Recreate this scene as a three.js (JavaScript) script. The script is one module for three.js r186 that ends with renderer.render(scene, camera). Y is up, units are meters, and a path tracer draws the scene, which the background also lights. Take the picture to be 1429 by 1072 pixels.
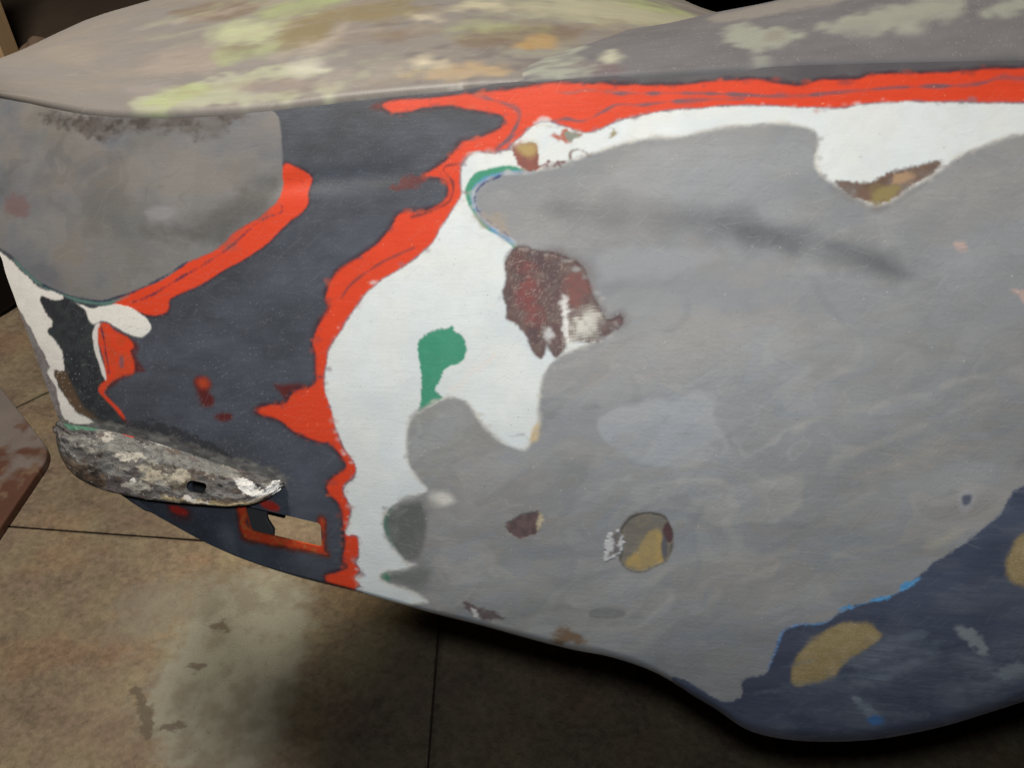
import * as THREE from 'three';
import { mergeGeometries, mergeVertices } from 'three/addons/utils/BufferGeometryUtils.js';
import { RoundedBoxGeometry } from 'three/addons/geometries/RoundedBoxGeometry.js';
import { RectAreaLightUniformsLib } from 'three/addons/lights/RectAreaLightUniformsLib.js';
import { Brush, Evaluator, SUBTRACTION } from 'three-bvh-csg';

// ---------------------------------------------------------------- camera, light, exposure
const scene = new THREE.Scene();
scene.background = new THREE.Color(0x000000);
const camera = new THREE.PerspectiveCamera(50, 1024 / 769, 0.05, 40);
camera.position.set(0, 1.55, 1.2);
camera.rotation.set(-40 * Math.PI / 180, 0, 0);
const renderer = new THREE.WebGLRenderer({ antialias: true });
renderer.toneMapping = THREE.LinearToneMapping;
renderer.toneMappingExposure = 1;
renderer.shadowMap.enabled = true;
RectAreaLightUniformsLib.init();
// the photographer's flash, a hand's breadth above the lens
const flash = new THREE.SpotLight(new THREE.Color(0.91, 0.97, 1), 0.95, 0, 1.15, 1, 2);
flash.position.set(0.0, 1.585, 1.171);
flash.target.position.set(0.05, 1.08, 0.58);
flash.castShadow = true; flash.shadow.radius = 1;
scene.add(flash, flash.target);
// warm workshop tube lamp, up to the left
const LAMP = new THREE.Vector3(-0.87, 3.4, 0.12);
const tubeLight = new THREE.RectAreaLight(new THREE.Color(1, 0.91, 0.80), 270, 0.14, 0.7);
tubeLight.position.copy(LAMP);
tubeLight.rotation.set(-Math.PI / 2, 0, 0);
scene.add(tubeLight);

// ---------------------------------------------------------------- helpers
const { sin, cos, min, max, abs, floor, sqrt, PI } = Math;
const clamp = (x, a = 0, b = 1) => x < a ? a : x > b ? b : x;
const lerp = (a, b, t) => a + (b - a) * t;
const sstep = (a, b, x) => { const t = clamp((x - a) / (b - a)); return t * t * (3 - 2 * t); };
let seed = 12345;
const rnd = () => { seed = (seed * 1664525 + 1013904223) >>> 0; return seed / 4294967296; };
const NT = 256, ntab = new Float32Array(NT * NT);
for (let i = 0; i < NT * NT; i++) ntab[i] = rnd() * 2 - 1;
function vn(x, y) {                                     // value noise, -1 .. 1
  const xi = floor(x), yi = floor(y); let u = x - xi, v = y - yi;
  u = u * u * (3 - 2 * u); v = v * v * (3 - 2 * v);
  const a = xi & 255, b = (xi + 1) & 255, c = (yi & 255) << 8, d = ((yi + 1) & 255) << 8;
  const p = ntab[c + a], q = ntab[c + b], r = ntab[d + a], s = ntab[d + b];
  return p + (q - p) * u + (r - p) * v + (p - q - r + s) * u * v;
}
const fbm = (x, y, o = 4) => { let s = 0, a = 0.55, f = 1; for (let i = 0; i < o; i++) { s += a * vn(x * f + i * 17.3, y * f + i * 9.1); a *= 0.5; f *= 2.03; } return s; };
const toS = (v) => v <= 0.0031308 ? v * 12.92 : 1.055 * Math.pow(v, 1 / 2.4) - 0.055;
const S8 = new Uint8Array(4097); for (let i = 0; i <= 4096; i++) S8[i] = Math.round(255 * toS(i / 4096));
const taken = new Map();
const numbered = (n) => { const k = taken.get(n) || 0; taken.set(n, k + 1); return k ? n + '_' + String(k).padStart(3, '0') : n; };
function mesh(name, geo, mat, parent, data) {
  const m = new THREE.Mesh(geo, mat); m.castShadow = m.receiveShadow = true;
  if (parent === scene) m.name = numbered(name); else m.name = name;
  if (data) m.userData = data; parent.add(m); return m;
}
function thing(name, label, category, group) {
  const g = new THREE.Group(); g.name = numbered(name); g.userData = { label, category }; if (group) g.userData.group = group;
  scene.add(g); return g;
}

// ---------------------------------------------------------------- paint: layers of paint, primer and filler laid out in millimetres on a panel
function smoothLoop(p, closed = true, k = 4) {
  const n = p.length / 2, out = [], g = (i) => closed ? ((i % n) + n) % n : clamp(i, 0, n - 1);
  for (let i = 0; i < (closed ? n : n - 1); i++) for (let j = 0; j < k; j++) {
    const t = j / k, a = g(i - 1) * 2, b = g(i) * 2, c = g(i + 1) * 2, d = g(i + 2) * 2;
    for (let e = 0; e < 2; e++) { const A = p[a + e], B = p[b + e], C = p[c + e], D = p[d + e]; out.push(0.5 * (2 * B + (C - A) * t + (2 * A - 5 * B + 4 * C - D) * t * t + (3 * B - A - 3 * C + D) * t * t * t)); }
  }
  if (!closed) out.push(p[2 * n - 2], p[2 * n - 1]);
  return out;
}
class Paint {
  constructor(x0, y0, x1, y1, w, hgt, base) {
    Object.assign(this, { x0, y0, w, hgt, sx: (x1 - x0) / w, sy: (y1 - y0) / hgt });
    this.c = new Float32Array(w * hgt * 3); this.b = new Float32Array(w * hgt);
    this.cells((x, y, i) => { const m = base(x, y); this.c[i * 3] = m[0]; this.c[i * 3 + 1] = m[1]; this.c[i * 3 + 2] = m[2]; });
  }
  cells(f, xa = -1e9, ya = -1e9, xb = 1e9, yb = 1e9) {
    const { x0, y0, sx, sy, w, hgt } = this;
    const ia = max(0, floor((xa - x0) / sx)), ib = min(w - 1, floor((xb - x0) / sx) + 1), ja = max(0, floor((ya - y0) / sy)), jb = min(hgt - 1, floor((yb - y0) / sy) + 1);
    for (let j = ja; j <= jb; j++) for (let i = ia; i <= ib; i++) f(x0 + (i + 0.5) * sx, y0 + (j + 0.5) * sy, j * w + i);
  }
  // distance to an outline (negative inside) on a coarser grid, read back smoothly
  field(p, closed, margin) {
    const n = p.length / 2; let xa = 1e9, ya = 1e9, xb = -1e9, yb = -1e9;
    for (let i = 0; i < n; i++) { xa = min(xa, p[2 * i]); xb = max(xb, p[2 * i]); ya = min(ya, p[2 * i + 1]); yb = max(yb, p[2 * i + 1]); }
    xa = max(xa - margin, this.x0); ya = max(ya - margin, this.y0); xb = min(xb + margin, this.x0 + this.w * this.sx); yb = min(yb + margin, this.y0 + this.hgt * this.sy);
    const big = (xb - xa) * (yb - ya) > 40000, st = big ? 3 : 1.2, W = max(2, Math.ceil((xb - xa) / st) + 2), H = max(2, Math.ceil((yb - ya) / st) + 2), d = new Float32Array(W * H);
    for (let j = 0; j < H; j++) for (let i = 0; i < W; i++) {
      const x = xa + i * st, y = ya + j * st; let m = 1e18, ins = false;
      for (let k = 0, l = closed ? n - 1 : 0; k < n; l = k++) {
        if (!closed && k === 0) continue;
        const ax = p[2 * l], ay = p[2 * l + 1], bx = p[2 * k], by = p[2 * k + 1], dx = bx - ax, dy = by - ay, ex = x - ax, ey = y - ay;
        let t = (ex * dx + ey * dy) / (dx * dx + dy * dy + 1e-9); t = t < 0 ? 0 : t > 1 ? 1 : t;
        const fx = ex - t * dx, fy = ey - t * dy, q = fx * fx + fy * fy; if (q < m) m = q;
        if (closed && (ay > y) !== (by > y) && x < dx * (y - ay) / dy + ax) ins = !ins;
      }
      d[j * W + i] = (ins ? -1 : 1) * sqrt(m);
    }
    return { xa, ya, xb, yb, at(x, y) { let u = (x - xa) / st, v = (y - ya) / st; const i = clamp(floor(u), 0, W - 2), j = clamp(floor(v), 0, H - 2); u -= i; v -= j; const k = j * W + i; return lerp(lerp(d[k], d[k + 1], u), lerp(d[k + W], d[k + W + 1], u), v); } };
  }
  // o: soft, wob (edge wander, mm), fine (ragged edge, mm), off (grow), a (opacity), mot [colour, size mm, amount, stretch], streak, width (lines), lift (bump), dash
  coat(pts, col, o = {}) {
    const { soft = 1.6, wob = 1.5, wl = 14, fine = 0.7, off = 0, a = 1, mot, streak = 0, grain = 0.05, width = 0, closed = !width, lift = 0, rag = 0, mask } = o;
    const P = smoothLoop(pts, closed), mg = soft * 4 + wob * 2 + fine * 3 + off + width + 3 + rag * 2, F = this.field(P, closed, mg), C = this.c, z = (this.z = (this.z || 0) + 37.7);
    this.cells((x, y, i) => {
      let d = F.at(x, y) - off - width / 2; if (d > mg) return;
      if (d > -mg) d += wob * vn(x / wl + z, y / wl) + 0.75 * fine * (vn(x / 2.6 + z, y / 2.6) + 0.6 * vn(x / 1.3, y / 1.3 + z));
      if (rag && d > -rag * 2) d += rag * fbm(x / (rag * 1.7) + z, y / (rag * 1.1), 4) * 1.6;
      const vs = vn(x / 23 + z, y / 23 - z), sf = 1.3 * soft * (0.75 + 1.3 * vs * vs + 0.25 * vs); let k = a * (1 - sstep(-sf, sf, d)); if (mask) k *= mask(x, y); if (k <= 0.002) return;
      let r = col[0], g = col[1], b = col[2];
      if (mot) for (let q = 0; q < mot.length; q++) { const [mc, ms, ma, mx = 1, bias = 0] = mot[q], t = clamp(sstep(-0.25, 0.4, fbm(x / (ms * mx) + z + q * 5, y / ms, 4) + bias) * ma); r = lerp(r, mc[0], t); g = lerp(g, mc[1], t); b = lerp(b, mc[2], t); }
      let m = 1 + grain * vn(x * 0.9 + z, y * 0.9); if (streak) m += streak * (vn(x / 45 + y / 160 + z, y / 1.6) + vn(x / 18 - y / 90, y / 1.1 + z)) * 0.5;
      C[i * 3] = lerp(C[i * 3], r * m, k); C[i * 3 + 1] = lerp(C[i * 3 + 1], g * m, k); C[i * 3 + 2] = lerp(C[i * 3 + 2], b * m, k);
      if (lift) this.b[i] = lerp(this.b[i], this.b[i] + lift, k);
    }, F.xa, F.ya, F.xb, F.yb);
    return this;
  }
  line(pts, col, width, o = {}) { return this.coat(pts, col, { soft: 1.1, wob: 1, fine: 0.35, ...o, width, closed: false }); }
  // tiny flecks: pits, glass fibre ends, sanding dust caught in scratches
  flecks(n, x0, y0, x1, y1, col, len, ang, al, test) {
    for (let q = 0; q < n; q++) {
      const x = lerp(x0, x1, rnd()), y = lerp(y0, y1, rnd()), L = len * (0.3 + rnd()), t = ang + (rnd() - 0.5) * 1.6, k = al * (0.3 + 0.7 * rnd()), w = 0.45 + rnd() * 0.4;
      if (test && !test(x, y)) continue;
      const X = x + cos(t) * L, Y = y + sin(t) * L, C = this.c;
      this.cells((u, v, i) => {
        let s = ((u - x) * (X - x) + (v - y) * (Y - y)) / (L * L + 1e-6); s = clamp(s); const d = Math.hypot(u - x - s * (X - x), v - y - s * (Y - y)), m = k * (1 - sstep(w * 0.4, w * 1.5, d));
        if (m > 0.01) for (let e = 0; e < 3; e++) C[i * 3 + e] = lerp(C[i * 3 + e], col[e], m);
      }, min(x, X) - 2, min(y, Y) - 2, max(x, X) + 2, max(y, Y) + 2);
    }
    return this;
  }
  blur(rx, ry) {                                        // rubbed-out edges: a small average along and across the panel
    const { w, hgt, c } = this, t = new Float32Array(max(w, hgt) * 3);
    const run = (n, st, o, r) => { for (let e = 0; e < 3; e++) { let s = 0; const g = (i) => c[(o + clamp(i, 0, n - 1) * st) * 3 + e]; for (let i = -r; i <= r; i++) s += g(i); for (let i = 0; i < n; i++) { t[i] = s / (2 * r + 1); s += g(i + r + 1) - g(i - r); } for (let i = 0; i < n; i++) c[(o + i * st) * 3 + e] = t[i]; } };
    if (rx) for (let j = 0; j < hgt; j++) run(w, 1, j * w, rx); if (ry) for (let i = 0; i < w; i++) run(hgt, w, i, ry); return this;
  }
  // nested feathered rings where thin coats of filler were rubbed through one after another
  rings(mask, sx, sy, ang, steps, tone, edge, xa, ya, xb, yb, off = 0) {
    const C = this.c, ca = cos(ang), sa = sin(ang);
    this.cells((x, y, i) => {
      const k = mask(x, y); if (k < 0.01) return; const u = x * ca + y * sa, v = -x * sa + y * ca, F = (fbm(u / sx + off + 0.35 * vn(u / 60, v / 40), v / sy + off + 0.35 * vn(v / 50, u / 70), 3) + 1.2) * steps, n = floor(F), q = F - n;
      const h1 = ntab[(n * 7919 + 13) & 65535], h2 = ntab[(n * 104729 + 71) & 65535], ln = (1 - sstep(0, 0.16, q)) * sstep(-0.3, 0.5, vn(u / 45 + 8, v / 30)) * (h2 > 0 ? 1 : -0.8), m = 1 + k * (tone * h1 * sstep(0, 0.25, q) + edge * ln);
      C[i * 3] *= m * (1 + 0.02 * k * h2); C[i * 3 + 1] *= m; C[i * 3 + 2] *= m * (1 - 0.03 * k * h2);
    }, xa, ya, xb, yb); return this;
  }
  map() {
    const { w, hgt, c } = this, d = new Uint8Array(w * hgt * 4);
    for (let j = 0; j < hgt; j++) for (let i = 0; i < w; i++) { const s = j * w + i, t = ((hgt - 1 - j) * w + i) * 4; for (let e = 0; e < 3; e++) d[t + e] = S8[(clamp(c[s * 3 + e]) * 4096) | 0]; d[t + 3] = 255; }
    return tex(d, w, hgt, true);
  }
  uv(x, y) { return [(x - this.x0) / (this.w * this.sx), 1 - (y - this.y0) / (this.hgt * this.sy)]; }
}
function tex(d, w, hgt, colour, rep) {
  const t = new THREE.DataTexture(d, w, hgt, THREE.RGBAFormat); t.magFilter = THREE.LinearFilter; t.minFilter = THREE.LinearMipmapLinearFilter; t.generateMipmaps = true;
  t.wrapS = t.wrapT = rep ? THREE.RepeatWrapping : THREE.ClampToEdgeWrapping; if (colour) t.colorSpace = THREE.SRGBColorSpace; t.needsUpdate = true; return t;
}
function grey(w, hgt, f) { const d = new Uint8Array(w * hgt * 4); for (let j = 0; j < hgt; j++) for (let i = 0; i < w; i++) { const v = clamp(f(i, j)) * 255, k = (j * w + i) * 4; d[k] = d[k + 1] = d[k + 2] = v; d[k + 3] = 255; } return d; }

// ---------------------------------------------------------------- traced shapes, in millimetres (panel outlines, edges, paint outlines on the panels)
const SHAPE = {edges:{ top:[-375.3,-96.8,-261.0,-65.6,-178.0,-44.4,-110.2,-29.3,-51.7,-16.2,0.3,-4.3,47.6,6.5,91.2,16.8,131.9,25.5,170.3,31.2,206.6,34.5,241.2,36.3,274.4,37.3,306.5,37.7,337.5,37.5,367.6,36.9,397.2,35.7,426.5,34.1,455.4,32.1,483.9,29.1,512.0,25.7,540.0,23.0,567.9,20.9,595.7,19.1,623.2,17.4,650.4,15.8,677.5,14.3,704.3,12.6,730.7,10.1,757.0,8.0,783.2,6.9,809.2,6.2,835.1,5.6,860.7,4.9,886.0,4.2,911.2,3.4,936.1,2.7,960.8,2.0,985.4,1.2,1009.7,0.5,1033.8,-0.1,1057.7,-0.8,1081.4,-1.5,1104.9,-2.1,1128.3,-2.5,1151.5,-2.6,1174.4,-2.5,1197.2,-2.3,1219.8,-2.0,1242.2,-1.7,1264.5,-1.3,1286.5,-1.1,1308.4,-0.9,1330.1,-0.7,1351.6,-0.5,1372.9,-0.2,1394.1,0.2,1415.0,0.4,1435.9,0.8,1456.5,1.6,1476.9,2.9,1497.2,4.5,1517.2,6.3,1537.1,8.3,1556.8,10.5,1576.3,13.0,1595.5,16.1,1614.5,19.6,1633.3,23.2,1652.0,26.6],
 left:[-375.3,-96.8,-396.9,-78.9,-414.4,-59.4,-410.6,-34.5,-400.3,-8.5,-383.7,17.9,-358.0,44.5,-323.8,70.0,-286.9,93.6,-251.0,115.2,-216.8,135.1,-183.4,153.3,-149.3,168.9,-116.2,182.9,-86.2,196.6,-59.3,210.8,-35.5,225.5,-19.6,242.7,-11.5,261.4,-1.1,279.5,9.9,297.3,20.0,315.0,29.7,332.6,38.9,350.2,47.9,367.7,56.6,385.1,65.1,402.5,73.5,419.8,81.6,437.0,89.5,454.3,97.0,471.6,105.3,488.6,113.5,505.6,122.7,522.1,135.6,536.5,151.9,548.3,169.7,558.4,188.1,567.4,207.5,574.7,226.6,581.8],
 bottom:[226.6,581.8,243.1,594.7,260.1,607.0,278.4,617.4,297.3,626.8,315.9,636.2,334.5,645.4,353.1,654.2,372.0,662.3,391.2,669.6,410.8,675.9,430.7,681.7,450.6,687.0,470.7,691.8,490.8,696.2,511.2,699.7,531.5,702.8,551.8,706.0,571.7,709.8,591.5,713.9,611.1,718.1,630.7,722.3,650.1,726.7,669.5,730.8,689.0,734.4,708.5,737.7,727.8,741.1,747.0,745.0,765.9,749.2,784.8,753.4,803.8,757.2,822.6,761.0,841.4,764.6,860.2,768.1,879.0,770.9,898.0,772.6,916.8,774.4,935.2,778.1,953.3,782.8,971.1,788.4,988.4,795.6,1005.1,804.7,1021.1,815.4,1037.0,826.3,1053.6,835.7,1070.1,845.5,1085.9,857.3,1101.9,868.8,1119.2,876.3,1137.3,880.0,1155.5,881.6,1173.6,882.1,1191.6,881.2,1209.4,879.2,1227.0,876.4,1244.4,873.2,1261.5,869.3,1278.3,864.6,1294.8,858.9,1310.9,852.7,1326.7,846.0,1342.3,839.2,1357.6,831.9,1372.5,824.1,1387.1,816.0,1401.5,807.7,1415.6,799.3,1429.5,790.6,1443.2,782.0,1456.7,773.5,1470.2,765.2,1483.5,756.8,1496.5,748.3,1509.3,739.5,1521.7,730.4,1534.0,721.2,1546.0,712.1,1558.0,702.8,1569.7,693.6,1581.2,684.2,1592.5,674.7,1603.5,665.0,1614.2,655.0,1624.5,644.7,1634.5,634.0,1644.1,623.2,1653.6,612.3,1663.1,601.5,1672.5,590.8,1682.0,580.4],
 right:[1652.0,26.6,1653.4,89.2,1656.0,150.3,1658.0,210.7,1660.2,270.7,1663.0,330.7,1666.5,391.2,1670.3,452.6,1675.1,515.5,1682.0,580.4]},
paint:{ red:[1467,13,1384,11,1343,10,1315,12,1268,13,1219,13,1196,17,1160,17,1133,23,1106,19,1071,13,1026,15,981,18,909,15,898,14,825,11,773,17,741,19,723,21,664,26,607,28,597,34,609,42,626,44,652,39,691,35,718,41,744,46,763,51,766,59,759,70,734,81,711,86,700,101,678,120,662,129,685,132,695,141,695,158,685,170,662,177,632,180,623,195,605,218,579,237,550,256,536,279,534,293,539,305,526,326,517,351,520,364,522,387,522,405,509,414,489,419,478,435,460,439,442,442,437,451,463,458,490,474,515,484,541,488,554,504,563,520,546,534,537,542,534,556,548,570,553,584,555,611,555,634,550,656,557,666,541,675,522,683,527,694,566,704,629,748,973,863,1189,927,1543,853],
 white:[1466,51,1383,52,1330,50,1252,47,1206,49,1180,53,1137,51,1069,47,999,49,954,53,925,60,909,64,883,75,866,76,848,70,826,62,809,63,799,70,788,82,777,92,776,97,765,98,755,101,731,99,719,107,713,118,713,137,715,156,704,174,689,199,677,221,655,239,626,258,597,278,581,297,561,327,542,357,536,383,534,415,542,438,549,464,560,493,575,516,573,533,558,549,561,565,567,580,562,600,557,617,574,619,574,649,568,657,576,671,566,682,574,694,568,706,608,751,973,863,1189,927,1543,853],
 grey:[1465,68,1382,89,1361,93,1333,104,1311,116,1293,131,1268,146,1227,170,1196,158,1168,142,1152,124,1153,104,1154,92,1148,80,1121,72,1079,71,1035,76,994,84,948,87,895,100,862,111,844,117,812,126,792,127,762,132,738,143,732,157,738,176,756,193,786,212,794,224,836,232,861,241,883,262,896,284,909,307,921,317,912,331,889,344,855,359,837,376,829,398,826,426,827,445,818,468,809,484,789,481,764,466,747,448,734,430,721,421,702,421,672,436,656,449,649,476,651,512,671,538,674,549,647,560,629,571,617,585,613,593,617,617,637,644,641,652,657,655,634,665,618,668,604,676,613,685,641,692,661,701,674,712,647,719,629,748,973,863,1189,927,1543,853],
 navy:[1480,458,1400,497,1388,508,1373,538,1341,573,1315,597,1297,619,1270,645,1218,668,1193,691,1165,696,1145,708,1136,735,1128,771,1100,787,1099,813,1076,826,1045,808,1022,795,1008,795,1018,811,1060,864,1149,914,1296,903,1527,777],
 fillL:[-479,-126,-81,-30,144,20,307,31,413,32,446,44,456,71,462,118,460,157,434,183,399,203,372,229,329,247,292,270,237,290,191,302,147,298,94,287,48,266,7,240,-29,226,-156,193,-355,29],
 tealL:[7,243,48,270,94,291,147,303,191,308,217,302,237,292,191,300,94,283,24,246],
 redL:[463,113,478,115,503,128,501,147,501,170,476,190,453,213,422,236,384,256,352,276,307,295,303,308,297,317,274,321,246,313,208,303,237,286,329,240,433,176,455,152],
 lobe:[137,305,157,315,166,329,174,335,182,333,193,331,209,335,237,347,261,351,273,341,270,330,250,315,225,307,196,309,174,313,154,308],
 cresc:[178,335,173,353,176,374,185,394,194,415,196,408,189,387,183,365,182,345,186,334],
 red2:[181,334,200,335,212,344,236,353,246,365,239,372,245,389,241,403,211,413,193,430,197,440,217,457,225,470,205,452,184,437,181,427,193,417,196,405,187,371,178,351],
 red2halo:[213,342,244,355,252,366,248,380,265,399,247,404,216,417,196,431,202,443,231,475,213,465,196,425,198,363],
 whiteL:[-88,206,-28,231,2,243,27,259,67,284,97,291,117,298,97,301,72,295,68,305,84,323,95,336,84,349,97,359,113,377,116,392,115,404,96,408,106,431,124,451,143,468,172,477,148,482,118,480,107,470,104,452,94,426,81,409,87,397,63,368,54,350,28,324,5,300,-19,268,-85,240],
 mauveL:[-153,216,-27,247,10,300,35,326,63,355,90,393,84,410,103,435,116,485,73,542,-153,425],
 black1:[72,294,96,299,121,298,137,304,157,315,167,329,177,335,174,358,180,382,195,405,194,417,179,433,195,441,213,465,228,482,205,487,171,481,140,470,120,450,106,432,97,410,113,403,111,379,95,359,83,349,93,335,82,322,66,305],
 brown1:[95,409,116,404,127,418,139,438,154,458,180,476,164,477,137,467,116,445],
 spotA:[340,410,347,404,361,404,368,413,364,423,370,433,367,443,353,445,347,435,345,422],
 spotAr:[347,410,357,406,363,413,359,419,350,419],
 spotB:[370,459,381,453,395,454,394,461,381,465],
 spikeM:[460,410,478,410,509,410,520,419,482,432,474,429],
 spikeT:[427,449,438,441,455,440,456,453,437,454],
 smear:[618,145,627,137,636,132,659,129,675,132,667,137,660,142,640,149,625,150],
 redTip:[578,36,593,30,613,29,613,43,594,40],
 teal:[663,353,665,345,671,339,679,334,689,330,700,328,710,325,711,332,720,336,726,342,729,351,728,360,721,372,701,381,695,396,688,409,697,420,679,432,664,440,667,430,669,395,665,372],
 tealArc:[792,122,783,118,761,119,735,125,724,137,719,150,724,167,737,187,753,201,771,210,783,221,795,225,826,209,823,136],
 blueArc:[792,125,766,126,744,133,733,142,727,157,733,175,747,193,765,207,788,219,826,209,823,136],
 maroon:[794,223,805,224,820,229,842,231,860,238,874,247,881,256,885,275,892,288,901,303,910,314,925,308,928,314,920,322,906,334,892,341,870,339,858,341,856,348,845,360,839,350,832,345,827,363,816,352,808,335,795,319,782,312,783,299,776,282,780,263,777,244,784,228],
 mredA:[798,247,811,245,818,268,822,300,823,322,814,323,804,300,796,286,801,265],
 mredB:[858,258,874,254,882,264,886,282,877,297,866,301,859,294],
 drip:[851,287,857,286,860,308,863,335,859,342,854,328],
 blobw:[828,329,838,325,843,334,838,343,831,339],
 gridw:[862,308,877,299,893,298,905,312,899,325,893,336,877,347,859,351,858,331],
 pear:[777,94,785,90,793,88,809,90,813,105,815,118,824,116,812,124,802,126,791,122,784,110],
 pearY:[782,93,793,88,809,90,811,100,805,106,793,104],
 ring1:[818,119,824,114,827,110,833,112,842,114,850,112,841,118,832,121,826,120],
 ring1in:[826,116,829,113,834,115,833,118,828,119],
 smr2:[824,81,833,79,841,81,843,73,848,71,862,77,868,79,857,84,853,88,844,86,835,83],
 smr2g:[846,75,857,76,869,79,858,84,853,89,847,83],
 oliv:[896,82,904,80,909,73,912,80,905,84],
 brown3:[1175,142,1195,142,1217,142,1230,135,1261,125,1293,119,1290,127,1265,146,1240,162,1224,171,1211,166,1188,155],
 oliv3:[1221,150,1236,147,1250,150,1238,163,1225,169,1216,163],
 tan3:[1240,137,1258,131,1264,137,1253,145,1242,145],
 dgrn:[617,584,629,571,651,562,667,562,676,582,676,602,669,629,661,648,641,650,626,632,617,617,613,597],
 dgrn2:[604,676,620,667,650,660,676,660,671,682,649,690,618,685],
 wspot:[679,555,694,548,709,551,712,561,694,565],
 mar4:[784,590,790,581,804,571,819,566,827,565,831,576,829,590,821,599,806,604,794,602],
 mar4w:[826,571,831,568,835,576,830,585,826,591,824,582],
 ov:[934,585,944,568,964,559,984,559,996,573,1000,590,994,617,980,628,960,638,944,635,935,622,938,608],
 ovtan:[961,597,977,579,987,585,988,604,992,619,977,629,960,637,942,632,945,621,955,612],
 ovmar:[988,578,993,569,998,579,1000,590,995,596,989,587],
 ovblue:[988,584,993,599,994,616,990,620,987,604],
 crust:[918,588,926,585,934,586,937,604,935,615,928,624,915,629,916,610],
 crustd:[925,589,931,587,934,595,931,604,933,611,922,620,918,620,927,609,925,599],
 low1:[723,706,733,707,744,712,764,717,778,725,765,728,749,730,736,724],
 low1w:[730,711,737,713,743,725,737,726],
 low2:[852,738,873,736,890,750,873,755,843,758],
 low3:[896,702,907,696,931,695,944,700,931,711,907,713,896,710],
 lav:[902,448,911,433,924,424,946,416,967,410,995,416,1012,405,1022,400,1045,403,1045,428,1059,457,1057,481,998,498,948,488,917,472],
 lav2:[1035,543,1061,527,1103,512,1151,496,1150,535,1126,555,1054,570],
 lav3:[773,287,919,262,989,257,1040,234,1031,226,953,222,918,222,891,236,897,267],
 smudge1:[1039,192,1073,186,1111,196,1136,206,1132,225,1107,221,1073,212],
 smudge2:[1152,212,1173,206,1205,212,1246,234,1266,254,1239,260,1198,242,1165,229],
 smudge3:[825,168,897,159,1003,169,1047,182,1039,204,952,200,862,191],
 dot:[1334,512,1340,509,1345,512,1343,521,1336,524],
 dotr:[1329,510,1341,503,1350,511,1346,525,1334,529],
 tan1:[1157,771,1162,749,1170,730,1184,712,1208,691,1227,686,1244,686,1259,698,1257,711,1232,734,1217,754,1213,768,1190,778,1166,788],
 tan2:[1429,543,1406,552,1395,564,1391,588,1394,606,1406,618,1430,620,1449,582],
 bl1:[1275,638,1281,626,1299,617,1297,625,1285,635],
 bl2:[1236,659,1248,648,1267,643,1268,650,1252,657],
 bl3:[1205,672,1217,661,1229,663,1222,669],
 pale1:[1346,683,1357,681,1374,692,1386,711,1383,716,1363,703],
 pale2:[1398,741,1416,723,1438,723,1440,738,1409,749],
 bspot:[1261,829,1266,822,1275,824,1277,832,1268,837,1263,834],
 psm:[1238,798,1247,797,1262,812,1272,822,1259,826,1249,814],
 topbr:[39,19,117,30,237,35,352,33,393,34,399,45,378,53,375,63,357,71,329,73,306,64,276,61,240,57,191,68,166,71,130,58,68,41],
 blobR:[-23,152,0,142,28,150,38,165,27,178,-7,177,-25,166],
 spotP:[256,176,271,170,294,171,307,177,295,185,268,186],
 smudgeL:[366,176,407,147,443,137,457,144,441,176,405,199,380,225,336,215,280,215,255,200,302,199],
 ghole:[397,586,398,601,400,628,414,637,518,648,522,644,525,601,519,601,517,631,416,621,412,596,410,585],
 redv1:[431,578,442,575,459,583,455,590,436,586],
 redv2:[290,595,304,594,317,600,312,607,295,603],
 redv2h:[283,590,307,589,324,601,315,616,290,611],
 blacksc:[219,470,280,472,330,484,368,500,395,517,397,532,367,527,324,502,272,489,230,483],
 pinkA:[1309,216,1317,215,1322,220,1316,222],
 pinkB:[1372,268,1385,271,1393,281,1385,284,1378,274],
 navl:[1228,783,1325,739,1421,668,1438,726,1354,767,1248,808],
 beigeS:[731,181,769,181,782,204,775,212,761,198,740,193],
 band:[749,0,944,-3,1144,-9,1384,-7,1472,-5,1471,17,1383,17,1196,22,1071,20,909,20,773,22],
 sw1:[1224,745,1271,707,1307,690,1296,706,1250,748],
 sw2:[1235,771,1315,724,1324,729,1270,772,1237,784],
 sw3:[1347,711,1390,726,1390,742,1367,739],
 sw4:[1338,771,1401,746,1439,731,1441,741,1396,764,1347,777],
 scr:[111,470,212,478,313,495,411,519,469,534,473,554,409,545,311,524,210,501,109,492],
 gcream:[1299,575,1337,554,1330,566,1307,582],
 tanlit:[817,456,826,447,825,467,815,472]},
line:{ l1:[896,26,1016,29,1119,36,1186,32,1252,29,1314,29,1340,26,1356,21,1392,23],
 l2:[829,61,847,58,869,61,893,50,911,41,944,42,989,38,1065,38],
 l3:[833,22,852,24,873,21,928,26],
 l4:[723,22,763,35,783,45,785,58,775,77,757,96],
 l5:[757,100,769,87,782,77,799,69],
 l6:[710,114,688,120,702,139,700,161,681,174,649,184],
 l7:[556,290,573,269,612,243,654,224],
 l8:[469,132,488,134,495,144],
 l9:[461,166,465,177,434,189,391,225,348,252,315,270,277,291,242,303],
 lr2:[188,337,193,353,196,371,200,393,201,404],
 arcd:[767,130,746,139,736,148,732,159,739,178,758,194,786,212],
 edgeL:[73,280,118,293,159,300,191,302,217,296,247,287,291,268,329,246],
 fringe:[1299,618,1270,644,1218,668,1193,690,1167,695],
 bdot:[1169,694,1157,698,1144,706,1138,730,1133,748,1129,768],
 c1:[1109,463,1142,441,1166,425,1214,412,1262,398,1292,390,1323,373,1397,356],
 c2:[1170,490,1201,470,1233,455,1295,424,1355,387],
 c3:[1028,540,1069,521,1103,512,1153,495,1149,535,1126,555],
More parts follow.
